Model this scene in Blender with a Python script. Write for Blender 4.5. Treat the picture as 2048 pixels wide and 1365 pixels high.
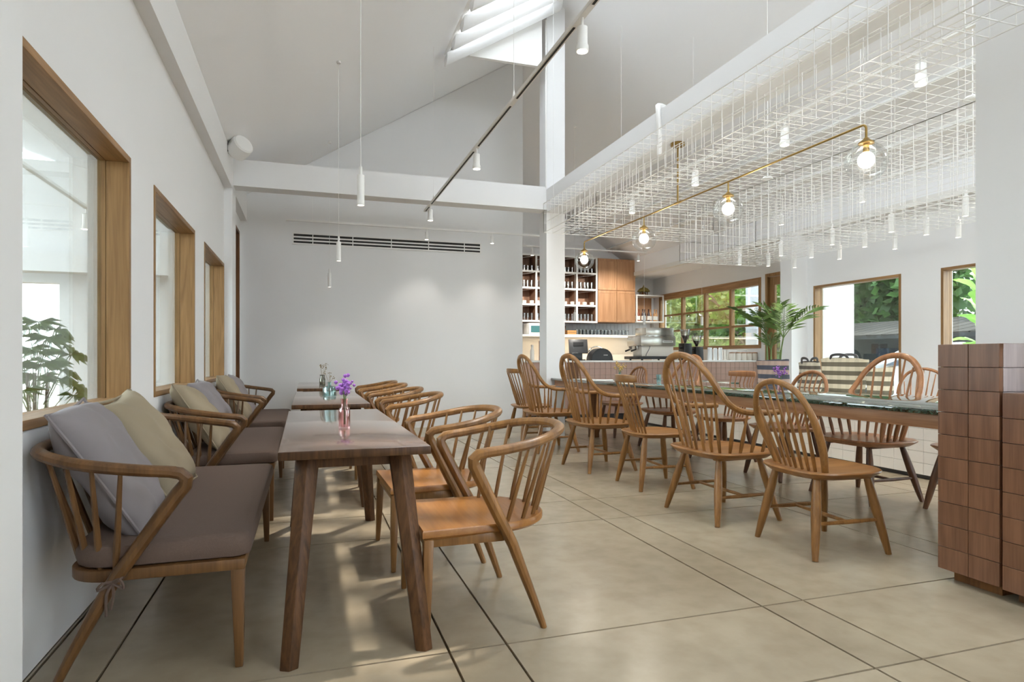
import bpy, bmesh, math, random
from mathutils import Vector, Matrix
R = math.radians
PI = math.pi
scene = bpy.context.scene
for o in list(bpy.data.objects):
    bpy.data.objects.remove(o)
COL = scene.collection

# ------------------------------------------------------------------ camera
FPX = 1258.4
cam_d = bpy.data.cameras.new('camera')
cam = bpy.data.objects.new('camera', cam_d)
COL.objects.link(cam)
cam.location = (0, 0, 1.1)
cam.rotation_euler = (R(90), 0, R(-18.03))
cam_d.sensor_width = 36
cam_d.lens = FPX / 2048 * 36
cam_d.shift_y = 33.3 / 2048
cam_d.clip_start = 0.05
cam_d.clip_end = 300
scene.camera = cam

# ------------------------------------------------------------------ world, sun, exposure
w = bpy.data.worlds.new('world')
scene.world = w
w.use_nodes = True
wn = w.node_tree
for n in list(wn.nodes):
    wn.nodes.remove(n)
wo = wn.nodes.new('ShaderNodeOutputWorld')
bg = wn.nodes.new('ShaderNodeBackground')
bg.inputs['Color'].default_value = (0.85, 0.93, 1.0, 1)
bg.inputs['Strength'].default_value = 2.6
wn.links.new(bg.outputs[0], wo.inputs[0])
sun_d = bpy.data.lights.new('sun', 'SUN')
sun_d.energy = 2.2
sun_d.angle = R(2.5)
sun_d.color = (1, 0.93, 0.82)
sun = bpy.data.objects.new('sun', sun_d)
COL.objects.link(sun)
sun.location = (6, 4, 12)
sun.rotation_euler = Vector((-0.36, -0.22, -0.9)).to_track_quat('-Z', 'Y').to_euler()
scene.view_settings.view_transform = 'Standard'
scene.view_settings.look = 'None'
scene.view_settings.exposure = 1.98
scene.view_settings.gamma = 1.0
scene.view_settings.use_curve_mapping = False
cy = scene.cycles
cy.max_bounces = 8
cy.diffuse_bounces = 5
cy.glossy_bounces = 3
cy.transmission_bounces = 4
cy.transparent_max_bounces = 16
cy.light_sampling_threshold = 0.03
cy.caustics_reflective = False
cy.caustics_refractive = False
cy.sample_clamp_indirect = 4.0
cy.use_denoising = True
cy.use_adaptive_sampling = True
cy.adaptive_threshold = 0.1


# ------------------------------------------------------------------ materials
def lin(c):
    c = c / 255.0
    return c / 12.92 if c <= 0.04045 else ((c + 0.055) / 1.055) ** 2.4


def rgb(r, g, b):
    return (lin(r), lin(g), lin(b), 1.0)


def new_mat(name):
    m = bpy.data.materials.new(name)
    m.use_nodes = True
    nt = m.node_tree
    return m, nt, nt.nodes['Principled BSDF']


def setp(b, **k):
    for kk, v in k.items():
        b.inputs[kk.replace('_', ' ')].default_value = v


def plain(name, col, rough=0.6, metal=0.0, spec=0.5, vary=0.0, nscale=6.0, bump=0.0, bscale=60.0, coat=0.0):
    m, nt, b = new_mat(name)
    setp(b, Base_Color=col, Roughness=rough, Metallic=metal)
    b.inputs['Specular IOR Level'].default_value = spec
    if coat:
        b.inputs['Coat Weight'].default_value = coat
        b.inputs['Coat Roughness'].default_value = 0.1
    tc = nt.nodes.new('ShaderNodeTexCoord')
    if vary:
        nz = nt.nodes.new('ShaderNodeTexNoise')
        nz.inputs['Scale'].default_value = nscale
        nz.inputs['Detail'].default_value = 4
        nt.links.new(tc.outputs['Object'], nz.inputs['Vector'])
        mx = nt.nodes.new('ShaderNodeMix')
        mx.data_type = 'RGBA'
        mx.inputs[6].default_value = tuple(c * (1 - vary) for c in col[:3]) + (1,)
        mx.inputs[7].default_value = tuple(min(1, c * (1 + vary)) for c in col[:3]) + (1,)
        nt.links.new(nz.outputs['Fac'], mx.inputs[0])
        nt.links.new(mx.outputs[2], b.inputs['Base Color'])
    if bump:
        nb = nt.nodes.new('ShaderNodeTexNoise')
        nb.inputs['Scale'].default_value = bscale
        nb.inputs['Detail'].default_value = 3
        nt.links.new(tc.outputs['Object'], nb.inputs['Vector'])
        bp = nt.nodes.new('ShaderNodeBump')
        bp.inputs['Strength'].default_value = bump
        bp.inputs['Distance'].default_value = 0.004
        nt.links.new(nb.outputs['Fac'], bp.inputs['Height'])
        nt.links.new(bp.outputs[0], b.inputs['Normal'])
    return m


def wood(name, dark, light, axis=1, rough=0.42, scale=9.0, ring=True, spec=0.4, rand=0.12, contrast=0.5):
    """grain runs along the given object axis"""
    m, nt, b = new_mat(name)
    tc = nt.nodes.new('ShaderNodeTexCoord')
    oi = nt.nodes.new('ShaderNodeObjectInfo')
    ad = nt.nodes.new('ShaderNodeVectorMath')
    ad.operation = 'MULTIPLY_ADD'
    ad.inputs[1].default_value = (1, 1, 1)
    cm = nt.nodes.new('ShaderNodeMath')
    cm.operation = 'MULTIPLY'
    cm.inputs[1].default_value = 7.0
    nt.links.new(oi.outputs['Random'], cm.inputs[0])
    nt.links.new(tc.outputs['Object'], ad.inputs[0])
    nt.links.new(cm.outputs[0], ad.inputs[2])
    mp = nt.nodes.new('ShaderNodeMapping')
    s = [scale * 1.6] * 3
    s[axis] = scale * 0.12
    mp.inputs['Scale'].default_value = s
    nt.links.new(ad.outputs[0], mp.inputs['Vector'])
    n1 = nt.nodes.new('ShaderNodeTexNoise')
    n1.inputs['Scale'].default_value = 1.4
    n1.inputs['Detail'].default_value = 5
    n1.inputs['Distortion'].default_value = 1.2 if ring else 0.3
    nt.links.new(mp.outputs[0], n1.inputs['Vector'])
    mp2 = nt.nodes.new('ShaderNodeMapping')
    s2 = [scale * 14] * 3
    s2[axis] = scale * 0.5
    mp2.inputs['Scale'].default_value = s2
    nt.links.new(ad.outputs[0], mp2.inputs['Vector'])
    n2 = nt.nodes.new('ShaderNodeTexNoise')
    n2.inputs['Scale'].default_value = 1.0
    n2.inputs['Detail'].default_value = 2
    nt.links.new(mp2.outputs[0], n2.inputs['Vector'])
    mm = nt.nodes.new('ShaderNodeMath')
    mm.operation = 'MULTIPLY_ADD'
    mm.inputs[1].default_value = 0.3
    nt.links.new(n2.outputs['Fac'], mm.inputs[0])
    sc = nt.nodes.new('ShaderNodeMath')
    sc.operation = 'MULTIPLY_ADD'
    sc.inputs[1].default_value = 0.7
    nt.links.new(n1.outputs['Fac'], sc.inputs[0])
    sc.inputs[2].default_value = 0.0
    nt.links.new(sc.outputs[0], mm.inputs[2])
    cr = nt.nodes.new('ShaderNodeValToRGB')
    cr.color_ramp.elements[0].position = 0.5 - 0.5 * contrast * 0.5
    cr.color_ramp.elements[1].position = 0.5 + 0.5 * contrast * 0.5
    cr.color_ramp.elements[0].color = dark
    cr.color_ramp.elements[1].color = light
    nt.links.new(mm.outputs[0], cr.inputs[0])
    hs = nt.nodes.new('ShaderNodeHueSaturation')
    mr = nt.nodes.new('ShaderNodeMapRange')
    mr.inputs[3].default_value = 1 - rand
    mr.inputs[4].default_value = 1 + rand
    nt.links.new(oi.outputs['Random'], mr.inputs[0])
    nt.links.new(mr.outputs[0], hs.inputs['Value'])
    nt.links.new(cr.outputs[0], hs.inputs['Color'])
    nt.links.new(hs.outputs[0], b.inputs['Base Color'])
    setp(b, Roughness=rough)
    b.inputs['Specular IOR Level'].default_value = spec
    bp = nt.nodes.new('ShaderNodeBump')
    bp.inputs['Strength'].default_value = 0.08
    bp.inputs['Distance'].default_value = 0.002
    nt.links.new(n2.outputs['Fac'], bp.inputs['Height'])
    nt.links.new(bp.outputs[0], b.inputs['Normal'])
    return m


def glass(name, tint=(0.95, 0.98, 0.97, 1), refl=0.08, rough=0.0, maxr=0.6):
    m = bpy.data.materials.new(name)
    m.use_nodes = True
    nt = m.node_tree
    for n in list(nt.nodes):
        nt.nodes.remove(n)
    out = nt.nodes.new('ShaderNodeOutputMaterial')
    tr = nt.nodes.new('ShaderNodeBsdfTransparent')
    tr.inputs[0].default_value = tint
    gl = nt.nodes.new('ShaderNodeBsdfGlossy')
    gl.inputs['Roughness'].default_value = rough
    fr = nt.nodes.new('ShaderNodeFresnel')
    fr.inputs['IOR'].default_value = 1.45
    mm = nt.nodes.new('ShaderNodeMath')
    mm.operation = 'MULTIPLY_ADD'
    mm.inputs[1].default_value = maxr
    mm.inputs[2].default_value = refl
    mm.use_clamp = True
    nt.links.new(fr.outputs[0], mm.inputs[0])
    mx = nt.nodes.new('ShaderNodeMixShader')
    nt.links.new(mm.outputs[0], mx.inputs[0])
    nt.links.new(tr.outputs[0], mx.inputs[1])
    nt.links.new(gl.outputs[0], mx.inputs[2])
    nt.links.new(mx.outputs[0], out.inputs[0])
    return m


def emit(name, col, strength):
    m = bpy.data.materials.new(name)
    m.use_nodes = True
    nt = m.node_tree
    b = nt.nodes['Principled BSDF']
    b.inputs['Base Color'].default_value = (0.9, 0.9, 0.9, 1)
    b.inputs['Emission Color'].default_value = col
    b.inputs['Emission Strength'].default_value = strength
    m.cycles.emission_sampling = 'NONE'
    return m


def stripes(name, cols, axis=2, scale=12.0, vert=0.25):
    """woven check cloth: broad bands across, faint bands the other way"""
    m, nt, b = new_mat(name)
    tc = nt.nodes.new('ShaderNodeTexCoord')
    sp = nt.nodes.new('ShaderNodeSeparateXYZ')
    nt.links.new(tc.outputs['Object'], sp.inputs[0])

    def band(sock, sc, thr):
        a = nt.nodes.new('ShaderNodeMath'); a.operation = 'MULTIPLY'; a.inputs[1].default_value = sc
        nt.links.new(sock, a.inputs[0])
        f = nt.nodes.new('ShaderNodeMath'); f.operation = 'FRACT'
        nt.links.new(a.outputs[0], f.inputs[0])
        g = nt.nodes.new('ShaderNodeMath'); g.operation = 'GREATER_THAN'; g.inputs[1].default_value = thr
        nt.links.new(f.outputs[0], g.inputs[0])
        return g.outputs[0]
    bz = band(sp.outputs[2], scale, 0.5)
    by = band(sp.outputs[1], scale, 0.55)
    mx = nt.nodes.new('ShaderNodeMix'); mx.data_type = 'RGBA'
    mx.inputs[6].default_value = cols[0]; mx.inputs[7].default_value = cols[1]
    nt.links.new(bz, mx.inputs[0])
    mu = nt.nodes.new('ShaderNodeMath'); mu.operation = 'MULTIPLY'; mu.inputs[1].default_value = vert
    nt.links.new(by, mu.inputs[0])
    m2 = nt.nodes.new('ShaderNodeMix'); m2.data_type = 'RGBA'
    nt.links.new(mu.outputs[0], m2.inputs[0])
    nt.links.new(mx.outputs[2], m2.inputs[6])
    m2.inputs[7].default_value = cols[2]
    nt.links.new(m2.outputs[2], b.inputs['Base Color'])
    setp(b, Roughness=0.9)
    return m


def floor_mat():
    m, nt, b = new_mat('polished_cement')
    tc = nt.nodes.new('ShaderNodeTexCoord')
    ge = nt.nodes.new('ShaderNodeNewGeometry')
    oi = nt.nodes.new('ShaderNodeObjectInfo')
    n1 = nt.nodes.new('ShaderNodeTexNoise')
    n1.inputs['Scale'].default_value = 1.3
    n1.inputs['Detail'].default_value = 7
    n1.inputs['Distortion'].default_value = 0.2
    nt.links.new(ge.outputs['Position'], n1.inputs['Vector'])
    n2 = nt.nodes.new('ShaderNodeTexNoise')
    n2.inputs['Scale'].default_value = 9
    n2.inputs['Detail'].default_value = 6
    nt.links.new(ge.outputs['Position'], n2.inputs['Vector'])
    cr = nt.nodes.new('ShaderNodeValToRGB')
    cr.color_ramp.elements[0].position = 0.32
    cr.color_ramp.elements[1].position = 0.68
    cr.color_ramp.elements[0].color = rgb(150, 137, 116)
    cr.color_ramp.elements[1].color = rgb(172, 159, 137)
    nt.links.new(n1.outputs['Fac'], cr.inputs[0])
    mx = nt.nodes.new('ShaderNodeMix'); mx.data_type = 'RGBA'; mx.blend_type = 'MULTIPLY'
    cr2 = nt.nodes.new('ShaderNodeValToRGB')
    cr2.color_ramp.elements[0].position = 0.3
    cr2.color_ramp.elements[1].position = 0.6
    cr2.color_ramp.elements[0].color = (0.80, 0.78, 0.74, 1)
    cr2.color_ramp.elements[1].color = (1, 1, 1, 1)
    nt.links.new(n2.outputs['Fac'], cr2.inputs[0])
    mx.inputs[0].default_value = 0.6
    nt.links.new(cr.outputs[0], mx.inputs[6])
    nt.links.new(cr2.outputs[0], mx.inputs[7])
    hs = nt.nodes.new('ShaderNodeHueSaturation')
    mr = nt.nodes.new('ShaderNodeMapRange')
    mr.inputs[3].default_value = 0.95
    mr.inputs[4].default_value = 1.04
    nt.links.new(oi.outputs['Random'], mr.inputs[0])
    nt.links.new(mr.outputs[0], hs.inputs['Value'])
    nt.links.new(mx.outputs[2], hs.inputs['Color'])
    nt.links.new(hs.outputs[0], b.inputs['Base Color'])
    rr = nt.nodes.new('ShaderNodeMapRange')
    rr.inputs[3].default_value = 0.22
    rr.inputs[4].default_value = 0.27
    nt.links.new(n1.outputs['Fac'], rr.inputs[0])
    nt.links.new(rr.outputs[0], b.inputs['Roughness'])
    b.inputs['Specular IOR Level'].default_value = 0.45
    return m


def marble_mat():
    m, nt, b = new_mat('green_marble')
    tc = nt.nodes.new('ShaderNodeTexCoord')
    n1 = nt.nodes.new('ShaderNodeTexNoise')
    n1.inputs['Scale'].default_value = 28
    n1.inputs['Detail'].default_value = 8
    n1.inputs['Distortion'].default_value = 2.0
    nt.links.new(tc.outputs['Object'], n1.inputs['Vector'])
    cr = nt.nodes.new('ShaderNodeValToRGB')
    e = cr.color_ramp.elements
    e[0].position = 0.38; e[0].color = rgb(20, 34, 29)
    e[1].position = 0.75; e[1].color = rgb(76, 104, 88)
    x = e.new(0.55); x.color = rgb(42, 66, 55)
    nt.links.new(n1.outputs['Fac'], cr.inputs[0])
    nt.links.new(cr.outputs[0], b.inputs['Base Color'])
    setp(b, Roughness=0.03)
    b.inputs['Specular IOR Level'].default_value = 0.9
    b.inputs['Coat Weight'].default_value = 0.6
    b.inputs['Coat Roughness'].default_value = 0.02
    return m


def leaf_mat(name, c1, c2, trans=0.35, rough=0.5):
    m, nt, b = new_mat(name)
    ge = nt.nodes.new('ShaderNodeNewGeometry')
    n1 = nt.nodes.new('ShaderNodeTexNoise')
    n1.inputs['Scale'].default_value = 3.0
    nt.links.new(ge.outputs['Position'], n1.inputs['Vector'])
    ad = nt.nodes.new('ShaderNodeMath'); ad.operation = 'MULTIPLY_ADD'
    ad.inputs[1].default_value = 0.5
    nt.links.new(ge.outputs['Random Per Island'], ad.inputs[0])
    sb = nt.nodes.new('ShaderNodeMath'); sb.operation = 'MULTIPLY'
    sb.inputs[1].default_value = 0.5
    nt.links.new(n1.outputs['Fac'], sb.inputs[0])
    nt.links.new(sb.outputs[0], ad.inputs[2])
    mx = nt.nodes.new('ShaderNodeMix'); mx.data_type = 'RGBA'
    mx.inputs[6].default_value = c1; mx.inputs[7].default_value = c2
    nt.links.new(ad.outputs[0], mx.inputs[0])
    nt.links.new(mx.outputs[2], b.inputs['Base Color'])
    setp(b, Roughness=rough)
    out = nt.nodes['Material Output']
    tl = nt.nodes.new('ShaderNodeBsdfTranslucent')
    nt.links.new(mx.outputs[2], tl.inputs['Color'])
    ms = nt.nodes.new('ShaderNodeMixShader')
    ms.inputs[0].default_value = trans
    nt.links.new(b.outputs[0], ms.inputs[1])
    nt.links.new(tl.outputs[0], ms.inputs[2])
    nt.links.new(ms.outputs[0], out.inputs[0])
    return m


M = {}
M['wall'] = plain('white_plaster', rgb(231, 231, 231), 0.85, vary=0.015, nscale=1.5, bump=0.02, bscale=40)
M['ceil'] = plain('ceiling_paint', rgb(245, 246, 248), 0.9)
M['white_metal'] = plain('white_powder_coat', rgb(232, 231, 228), 0.4)
M['white_paint'] = plain('white_gloss_paint', rgb(235, 234, 231), 0.45)
M['dark'] = plain('dark_void', rgb(38, 36, 33), 0.7)
M['joint'] = plain('joint_dust', rgb(104, 88, 64), 0.9, vary=0.25, nscale=4)
M['floor'] = floor_mat()
M['teak'] = wood('golden_teak', rgb(120, 88, 52), rgb(168, 130, 84), 2, 0.45, 7, contrast=0.75)
M['teak_y'] = wood('golden_teak_along', rgb(120, 88, 54), rgb(170, 132, 90), 1, 0.42, 7, contrast=0.75)
M['dark_teak'] = wood('dark_teak', rgb(84, 50, 22), rgb(120, 78, 38), 2, 0.5, 7)
M['chair'] = wood('honey_chair_wood', rgb(120, 82, 42), rgb(150, 107, 59), 2, 0.34, 10, ring=False, rand=0.08)
M['seat'] = wood('honey_seat_wood', rgb(130, 88, 48), rgb(158, 113, 67), 0, 0.3, 8, ring=False, rand=0.06)
M['far_chair'] = wood('red_brown_chair_wood', rgb(126, 84, 52), rgb(156, 108, 70), 2, 0.36, 10, ring=False, rand=0.08)
M['far_seat'] = wood('red_brown_seat_wood', rgb(140, 92, 58), rgb(170, 118, 80), 0, 0.3, 8, ring=False, rand=0.06)
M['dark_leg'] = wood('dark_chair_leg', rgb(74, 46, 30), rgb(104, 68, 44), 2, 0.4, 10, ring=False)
M['arm'] = wood('tan_frame_wood', rgb(112, 77, 42), rgb(142, 102, 58), 2, 0.34, 8, ring=False, rand=0.06)
M['armseat'] = wood('caramel_seat_wood', rgb(140, 92, 46), rgb(162, 112, 60), 1, 0.28, 7, ring=False, rand=0.04)
M['bench'] = wood('brown_bench_wood', rgb(86, 59, 34), rgb(116, 82, 48), 2, 0.38, 8, ring=False, rand=0.05)
M['walnut'] = wood('walnut_leg', rgb(54, 36, 22), rgb(102, 70, 44), 2, 0.45, 12, contrast=0.8, spec=0.25)
M['walnut_top'] = wood('walnut_table_top', rgb(84, 62, 50), rgb(118, 92, 76), 1, 0.2, 6, contrast=0.9, spec=0.7)
_b = M['walnut_top'].node_tree.nodes['Principled BSDF']
_b.inputs['Coat Weight'].default_value = 0.85
_b.inputs['Coat Roughness'].default_value = 0.08
M['apron'] = wood('apron_wood', rgb(138, 96, 64), rgb(172, 128, 92), 1, 0.45, 7)
M['block'] = wood('brown_wood_tile', rgb(104, 70, 50), rgb(130, 92, 68), 2, 0.28, 9, rand=0.07, ring=False)
M['cab'] = wood('cabinet_veneer', rgb(166, 122, 86), rgb(190, 146, 108), 2, 0.45, 5, rand=0.04, ring=False)
M['cab_in'] = wood('shelf_back_veneer', rgb(132, 98, 78), rgb(158, 120, 96), 2, 0.5, 5, rand=0.04)
M['terra'] = plain('terracotta_tile', rgb(176, 144, 130), 0.4, vary=0.06, nscale=5)
M['white_tile'] = plain('white_glazed_tile', rgb(226, 223, 216), 0.25, vary=0.02)
M['green_tile'] = plain('green_glazed_tile', rgb(40, 62, 48), 0.2)
M['grout'] = plain('grey_grout', rgb(128, 110, 100), 0.9)
M['light_grout'] = plain('light_grout', rgb(170, 165, 158), 0.9)
M['marble'] = marble_mat()
M['brass'] = plain('brass', rgb(168, 140, 84), 0.32, metal=1.0)
M['steel'] = plain('brushed_steel', rgb(196, 194, 188), 0.22, metal=1.0)
M['chrome'] = plain('chrome', rgb(210, 210, 208), 0.08, metal=1.0)
M['black'] = plain('black_plastic', rgb(34, 34, 36), 0.4)
M['darkgrey'] = plain('dark_grey_plastic', rgb(70, 70, 72), 0.4)
M['cushion'] = plain('brown_woven_fabric', rgb(98, 81, 72), 0.95, vary=0.12, nscale=120, bump=0.3, bscale=300)
M['pillow_grey'] = plain('mauve_grey_cotton', rgb(136, 129, 131), 0.95, vary=0.04, nscale=8, bump=0.15, bscale=25)
M['pillow_beige'] = plain('khaki_cotton', rgb(148, 135, 113), 0.95, vary=0.05, nscale=8, bump=0.15, bscale=25)
M['navy'] = plain('navy_cloth', rgb(52, 72, 92), 0.9)
M['glass'] = glass('window_glass', (0.93, 0.965, 0.95, 1), 0.02, 0.0, 0.55)
M['clear'] = glass('clear_glass', (0.985, 0.99, 0.99, 1), 0.01, 0.0, 0.4)
M['tumbler'] = glass('tumbler_glass', (0.95, 0.96, 0.96, 1), 0.16, 0.1, 0.7)
M['pink'] = glass('pink_glass', (0.97, 0.80, 0.80, 1), 0.05, 0.02, 0.5)
M['blue'] = glass('pale_blue_glass', (0.80, 0.93, 0.93, 1), 0.05, 0.02, 0.5)
M['amber'] = glass('smoky_glass', (0.62, 0.60, 0.52, 1), 0.06, 0.02, 0.5)
M['bulb'] = emit('lit_bulb', (1, 0.93, 0.82, 1), 4)
M['lens'] = emit('lit_lens', (1, 0.9, 0.72, 1), 2.2)
M['led'] = emit('led_strip', (1, 0.8, 0.55, 1), 2)
M['stem'] = plain('stem_green', rgb(92, 112, 62), 0.6)
M['bark'] = plain('bark', rgb(96, 84, 70), 0.9, vary=0.2, nscale=12)
M['purple'] = plain('purple_petals', rgb(150, 96, 178), 0.8, vary=0.2, nscale=60)
M['yellow'] = plain('dry_yellow_petals', rgb(206, 172, 104), 0.8, vary=0.2, nscale=60)
M['dry'] = plain('dried_grass', rgb(132, 116, 88), 0.9)
M['palm'] = leaf_mat('palm_leaf', rgb(58, 84, 40), rgb(112, 140, 72), 0.25)
M['leafA'] = leaf_mat('tree_leaf', rgb(56, 92, 38), rgb(120, 156, 62), 0.5)
M['leafB'] = leaf_mat('fine_leaf', rgb(112, 134, 80), rgb(190, 196, 130), 0.55)
M['leafC'] = leaf_mat('dense_leaf', rgb(36, 66, 34), rgb(80, 118, 58), 0.45)
M['fig'] = leaf_mat('fig_leaf', rgb(108, 156, 68), rgb(160, 200, 112), 0.4, 0.35)
M['pale_stone'] = plain('pale_render', rgb(168, 170, 174), 0.9, vary=0.02)
M['ground'] = plain('outside_paving', rgb(140, 137, 130), 0.9, vary=0.08)
M['rust'] = plain('weathered_zinc', rgb(56, 54, 52), 0.9, spec=0.05, vary=0.25, nscale=5)
M['shed'] = plain('weathered_boards', rgb(96, 100, 104), 0.9, vary=0.3, nscale=6)
M['car'] = plain('silver_car_paint', rgb(200, 204, 212), 0.25, metal=0.4, coat=0.8)
M['carglass'] = plain('car_glass', rgb(70, 82, 96), 0.05, spec=0.8)
M['tyre'] = plain('tyre', rgb(36, 36, 38), 0.9)
M['bag_olive'] = stripes('olive_check_cloth', (rgb(184, 176, 154), rgb(92, 87, 72), rgb(64, 58, 48)), 2, 10.5, 0.14)
M['bag_blue'] = stripes('blue_check_cloth', (rgb(176, 154, 142), rgb(70, 74, 86), rgb(46, 48, 58)), 2, 9.0, 0.12)
M['bag_dark'] = stripes('brown_check_cloth', (rgb(178, 171, 154), rgb(84, 78, 70), rgb(56, 50, 44)), 2, 12.0, 0.16)
M['paper'] = plain('white_paper', rgb(226, 228, 226), 0.8)
M['cup'] = plain('frosted_plastic', rgb(226, 230, 232), 0.35)
M['ceramic'] = plain('cream_ceramic', rgb(228, 222, 212), 0.3)
M['bottle_a'] = plain('red_syrup', rgb(150, 78, 50), 0.25)
M['bottle_b'] = plain('amber_syrup', rgb(196, 140, 84), 0.25)
M['bottle_c'] = plain('dark_syrup', rgb(62, 46, 48), 0.25)
M['label'] = plain('paper_label', rgb(232, 228, 220), 0.8)
M['thatch'] = plain('thatch', rgb(126, 110, 52), 0.9, vary=0.3, nscale=30)
M['splash'] = plain('cream_backsplash_tile', rgb(206, 198, 184), 0.3)
M['blue_tile'] = plain('pale_grey_tile', rgb(206, 210, 214), 0.25)
M['teal'] = plain('teal_screen', rgb(70, 120, 124), 0.3)
M['baffle'] = leaf_mat('translucent_white_cloth', rgb(240, 240, 240), rgb(240, 240, 240), 0.25, 0.8)
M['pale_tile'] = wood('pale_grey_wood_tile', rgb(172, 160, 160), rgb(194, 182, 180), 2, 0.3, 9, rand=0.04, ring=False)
M['card'] = plain('orange_box', rgb(190, 142, 88), 0.7)


# ------------------------------------------------------------------ mesh helpers
class MB:
    def __init__(self):
        self.v = []
        self.f = []

    def add(self, vs, fs):
        k = len(self.v)
        self.v += [tuple(p) for p in vs]
        self.f += [tuple(i + k for i in f) for f in fs]
        return self

    def box(self, x0, x1, y0, y1, z0, z1):
        vs = [(x0, y0, z0), (x1, y0, z0), (x1, y1, z0), (x0, y1, z0), (x0, y0, z1), (x1, y0, z1), (x1, y1, z1), (x0, y1, z1)]
        fs = [(3, 2, 1, 0), (4, 5, 6, 7), (0, 1, 5, 4), (1, 2, 6, 5), (2, 3, 7, 6), (3, 0, 4, 7)]
        return self.add(vs, fs)

    def bar(self, p0, p1, w, h, up=(0, 0, 1), w1=None, h1=None):
        p0, p1 = Vector(p0), Vector(p1)
        d = (p1 - p0).normalized()
        u = Vector(up)
        s = d.cross(u)
        if s.length < 1e-5:
            s = d.cross(Vector((1, 0, 0)))
        s.normalize()
        u = s.cross(d).normalized()
        w1 = w if w1 is None else w1
        h1 = h if h1 is None else h1
        vs = []
        for p, a, b in ((p0, w, h), (p1, w1, h1)):
            for q, r in ((-1, -1), (1, -1), (1, 1), (-1, 1)):
                vs.append(p + s * q * a / 2 + u * r * b / 2)
        return self.add(vs, [(3, 2, 1, 0), (4, 5, 6, 7), (0, 1, 5, 4), (1, 2, 6, 5), (2, 3, 7, 6), (3, 0, 4, 7)])

    def tube(self, pts, rad, seg=8, cap=True, sx=1.0, closed=False):
        """swept round tube; rad number or list; sx squashes sideways"""
        pts = [Vector(p) for p in pts]
        n = len(pts)
        if not isinstance(rad, (list, tuple)):
            rad = [rad] * n
        t0 = (pts[1] - pts[0]).normalized()
        ref = Vector((0, 0, 1)) if abs(t0.z) < 0.9 else Vector((1, 0, 0))
        nrm = (ref - t0 * ref.dot(t0)).normalized()
        vs, fs = [], []
        for i, p in enumerate(pts):
            if closed:
                t = (pts[(i + 1) % n] - pts[i - 1])
            else:
                t = pts[min(i + 1, n - 1)] - pts[max(i - 1, 0)]
            if t.length < 1e-9:
                t = t0
            t.normalize()
            nrm = (nrm - t * nrm.dot(t))
            if nrm.length < 1e-6:
                nrm = Vector((1, 0, 0)) - t * t.x
            nrm.normalize()
            bi = t.cross(nrm)
            for k in range(seg):
                a = 2 * PI * k / seg
                vs.append(p + (nrm * math.cos(a) + bi * math.sin(a) * sx) * rad[i])
        m = n if closed else n - 1
        for i in range(m):
            j = (i + 1) % n
            for k in range(seg):
                l = (k + 1) % seg
                fs.append((i * seg + k, i * seg + l, j * seg + l, j * seg + k))
        if cap and not closed:
            fs.append(tuple(range(seg - 1, -1, -1)))
            fs.append(tuple((n - 1) * seg + k for k in range(seg)))
        return self.add(vs, fs)

    def lathe(self, prof, c=(0, 0, 0), seg=16, cap=True):
        vs, fs = [], []
        for r, z in prof:
            for k in range(seg):
                a = 2 * PI * k / seg
                vs.append((c[0] + r * math.cos(a), c[1] + r * math.sin(a), c[2] + z))
        for i in range(len(prof) - 1):
            for k in range(seg):
                l = (k + 1) % seg
                fs.append((i * seg + k, i * seg + l, (i + 1) * seg + l, (i + 1) * seg + k))
        if cap:
            fs.append(tuple(range(seg - 1, -1, -1)))
            b = (len(prof) - 1) * seg
            fs.append(tuple(b + k for k in range(seg)))
        return self.add(vs, fs)

    def prism(self, poly, z0, z1):
        n = len(poly)
        vs = [(x, y, z0) for x, y in poly] + [(x, y, z1) for x, y in poly]
        fs = [tuple(range(n - 1, -1, -1)), tuple(range(n, 2 * n))]
        for i in range(n):
            j = (i + 1) % n
            fs.append((i, j, n + j, n + i))
        return self.add(vs, fs)

    def loft(self, rings, cap=True):
        n = len(rings[0])
        vs = [p for r in rings for p in r]
        fs = []
        for i in range(len(rings) - 1):
            for k in range(n):
                l = (k + 1) % n
                fs.append((i * n + k, i * n + l, (i + 1) * n + l, (i + 1) * n + k))
        if cap:
            fs.append(tuple(range(n - 1, -1, -1)))
            fs.append(tuple((len(rings) - 1) * n + k for k in range(n)))
        return self.add(vs, fs)

    def mesh(self, name, bevel=0.0, bseg=2, smooth=None):
        me = bpy.data.meshes.new(name)
        me.from_pydata(self.v, [], self.f)
        if bevel:
            bm = bmesh.new()
            bm.from_mesh(me)
            es = [e for e in bm.edges if len(e.link_faces) == 2 and e.calc_face_angle(0) > R(28)]
            bmesh.ops.bevel(bm, geom=es, offset=bevel, segments=bseg, affect='EDGES', profile=0.5, clamp_overlap=True)
            bm.to_mesh(me)
            bm.free()
        if smooth is None:
            smooth = bool(bevel)
        if smooth:
            for p in me.polygons:
                p.use_smooth = True
            me.set_sharp_from_angle(angle=R(38))
        me.update()
        return me

    def build(self, name, mat, parent=None, bevel=0.0, bseg=2, smooth=None):
        me = self.mesh(name, bevel, bseg, smooth)
        me.materials.append(M[mat] if isinstance(mat, str) else mat)
        o = bpy.data.objects.new(name, me)
        COL.objects.link(o)
        if parent:
            o.parent = parent
        return o


def tag(o, label=None, cat=None, group=None, kind=None):
    if label:
        o['label'] = label
    if cat:
        o['category'] = cat
    if group:
        o['group'] = group
    if kind:
        o['kind'] = kind
    return o


def empty(name, loc=(0, 0, 0), rz=0.0, parent=None):
    o = bpy.data.objects.new(name, None)
    o.empty_display_size = 0.1
    COL.objects.link(o)
    o.location = loc
    o.rotation_euler = (0, 0, rz)
    if parent:
        o.parent = parent
    return o


def thing(name, label, cat, loc=(0, 0, 0), rz=0.0, group=None):
    return tag(empty(name, loc, rz), label, cat, group)


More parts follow.
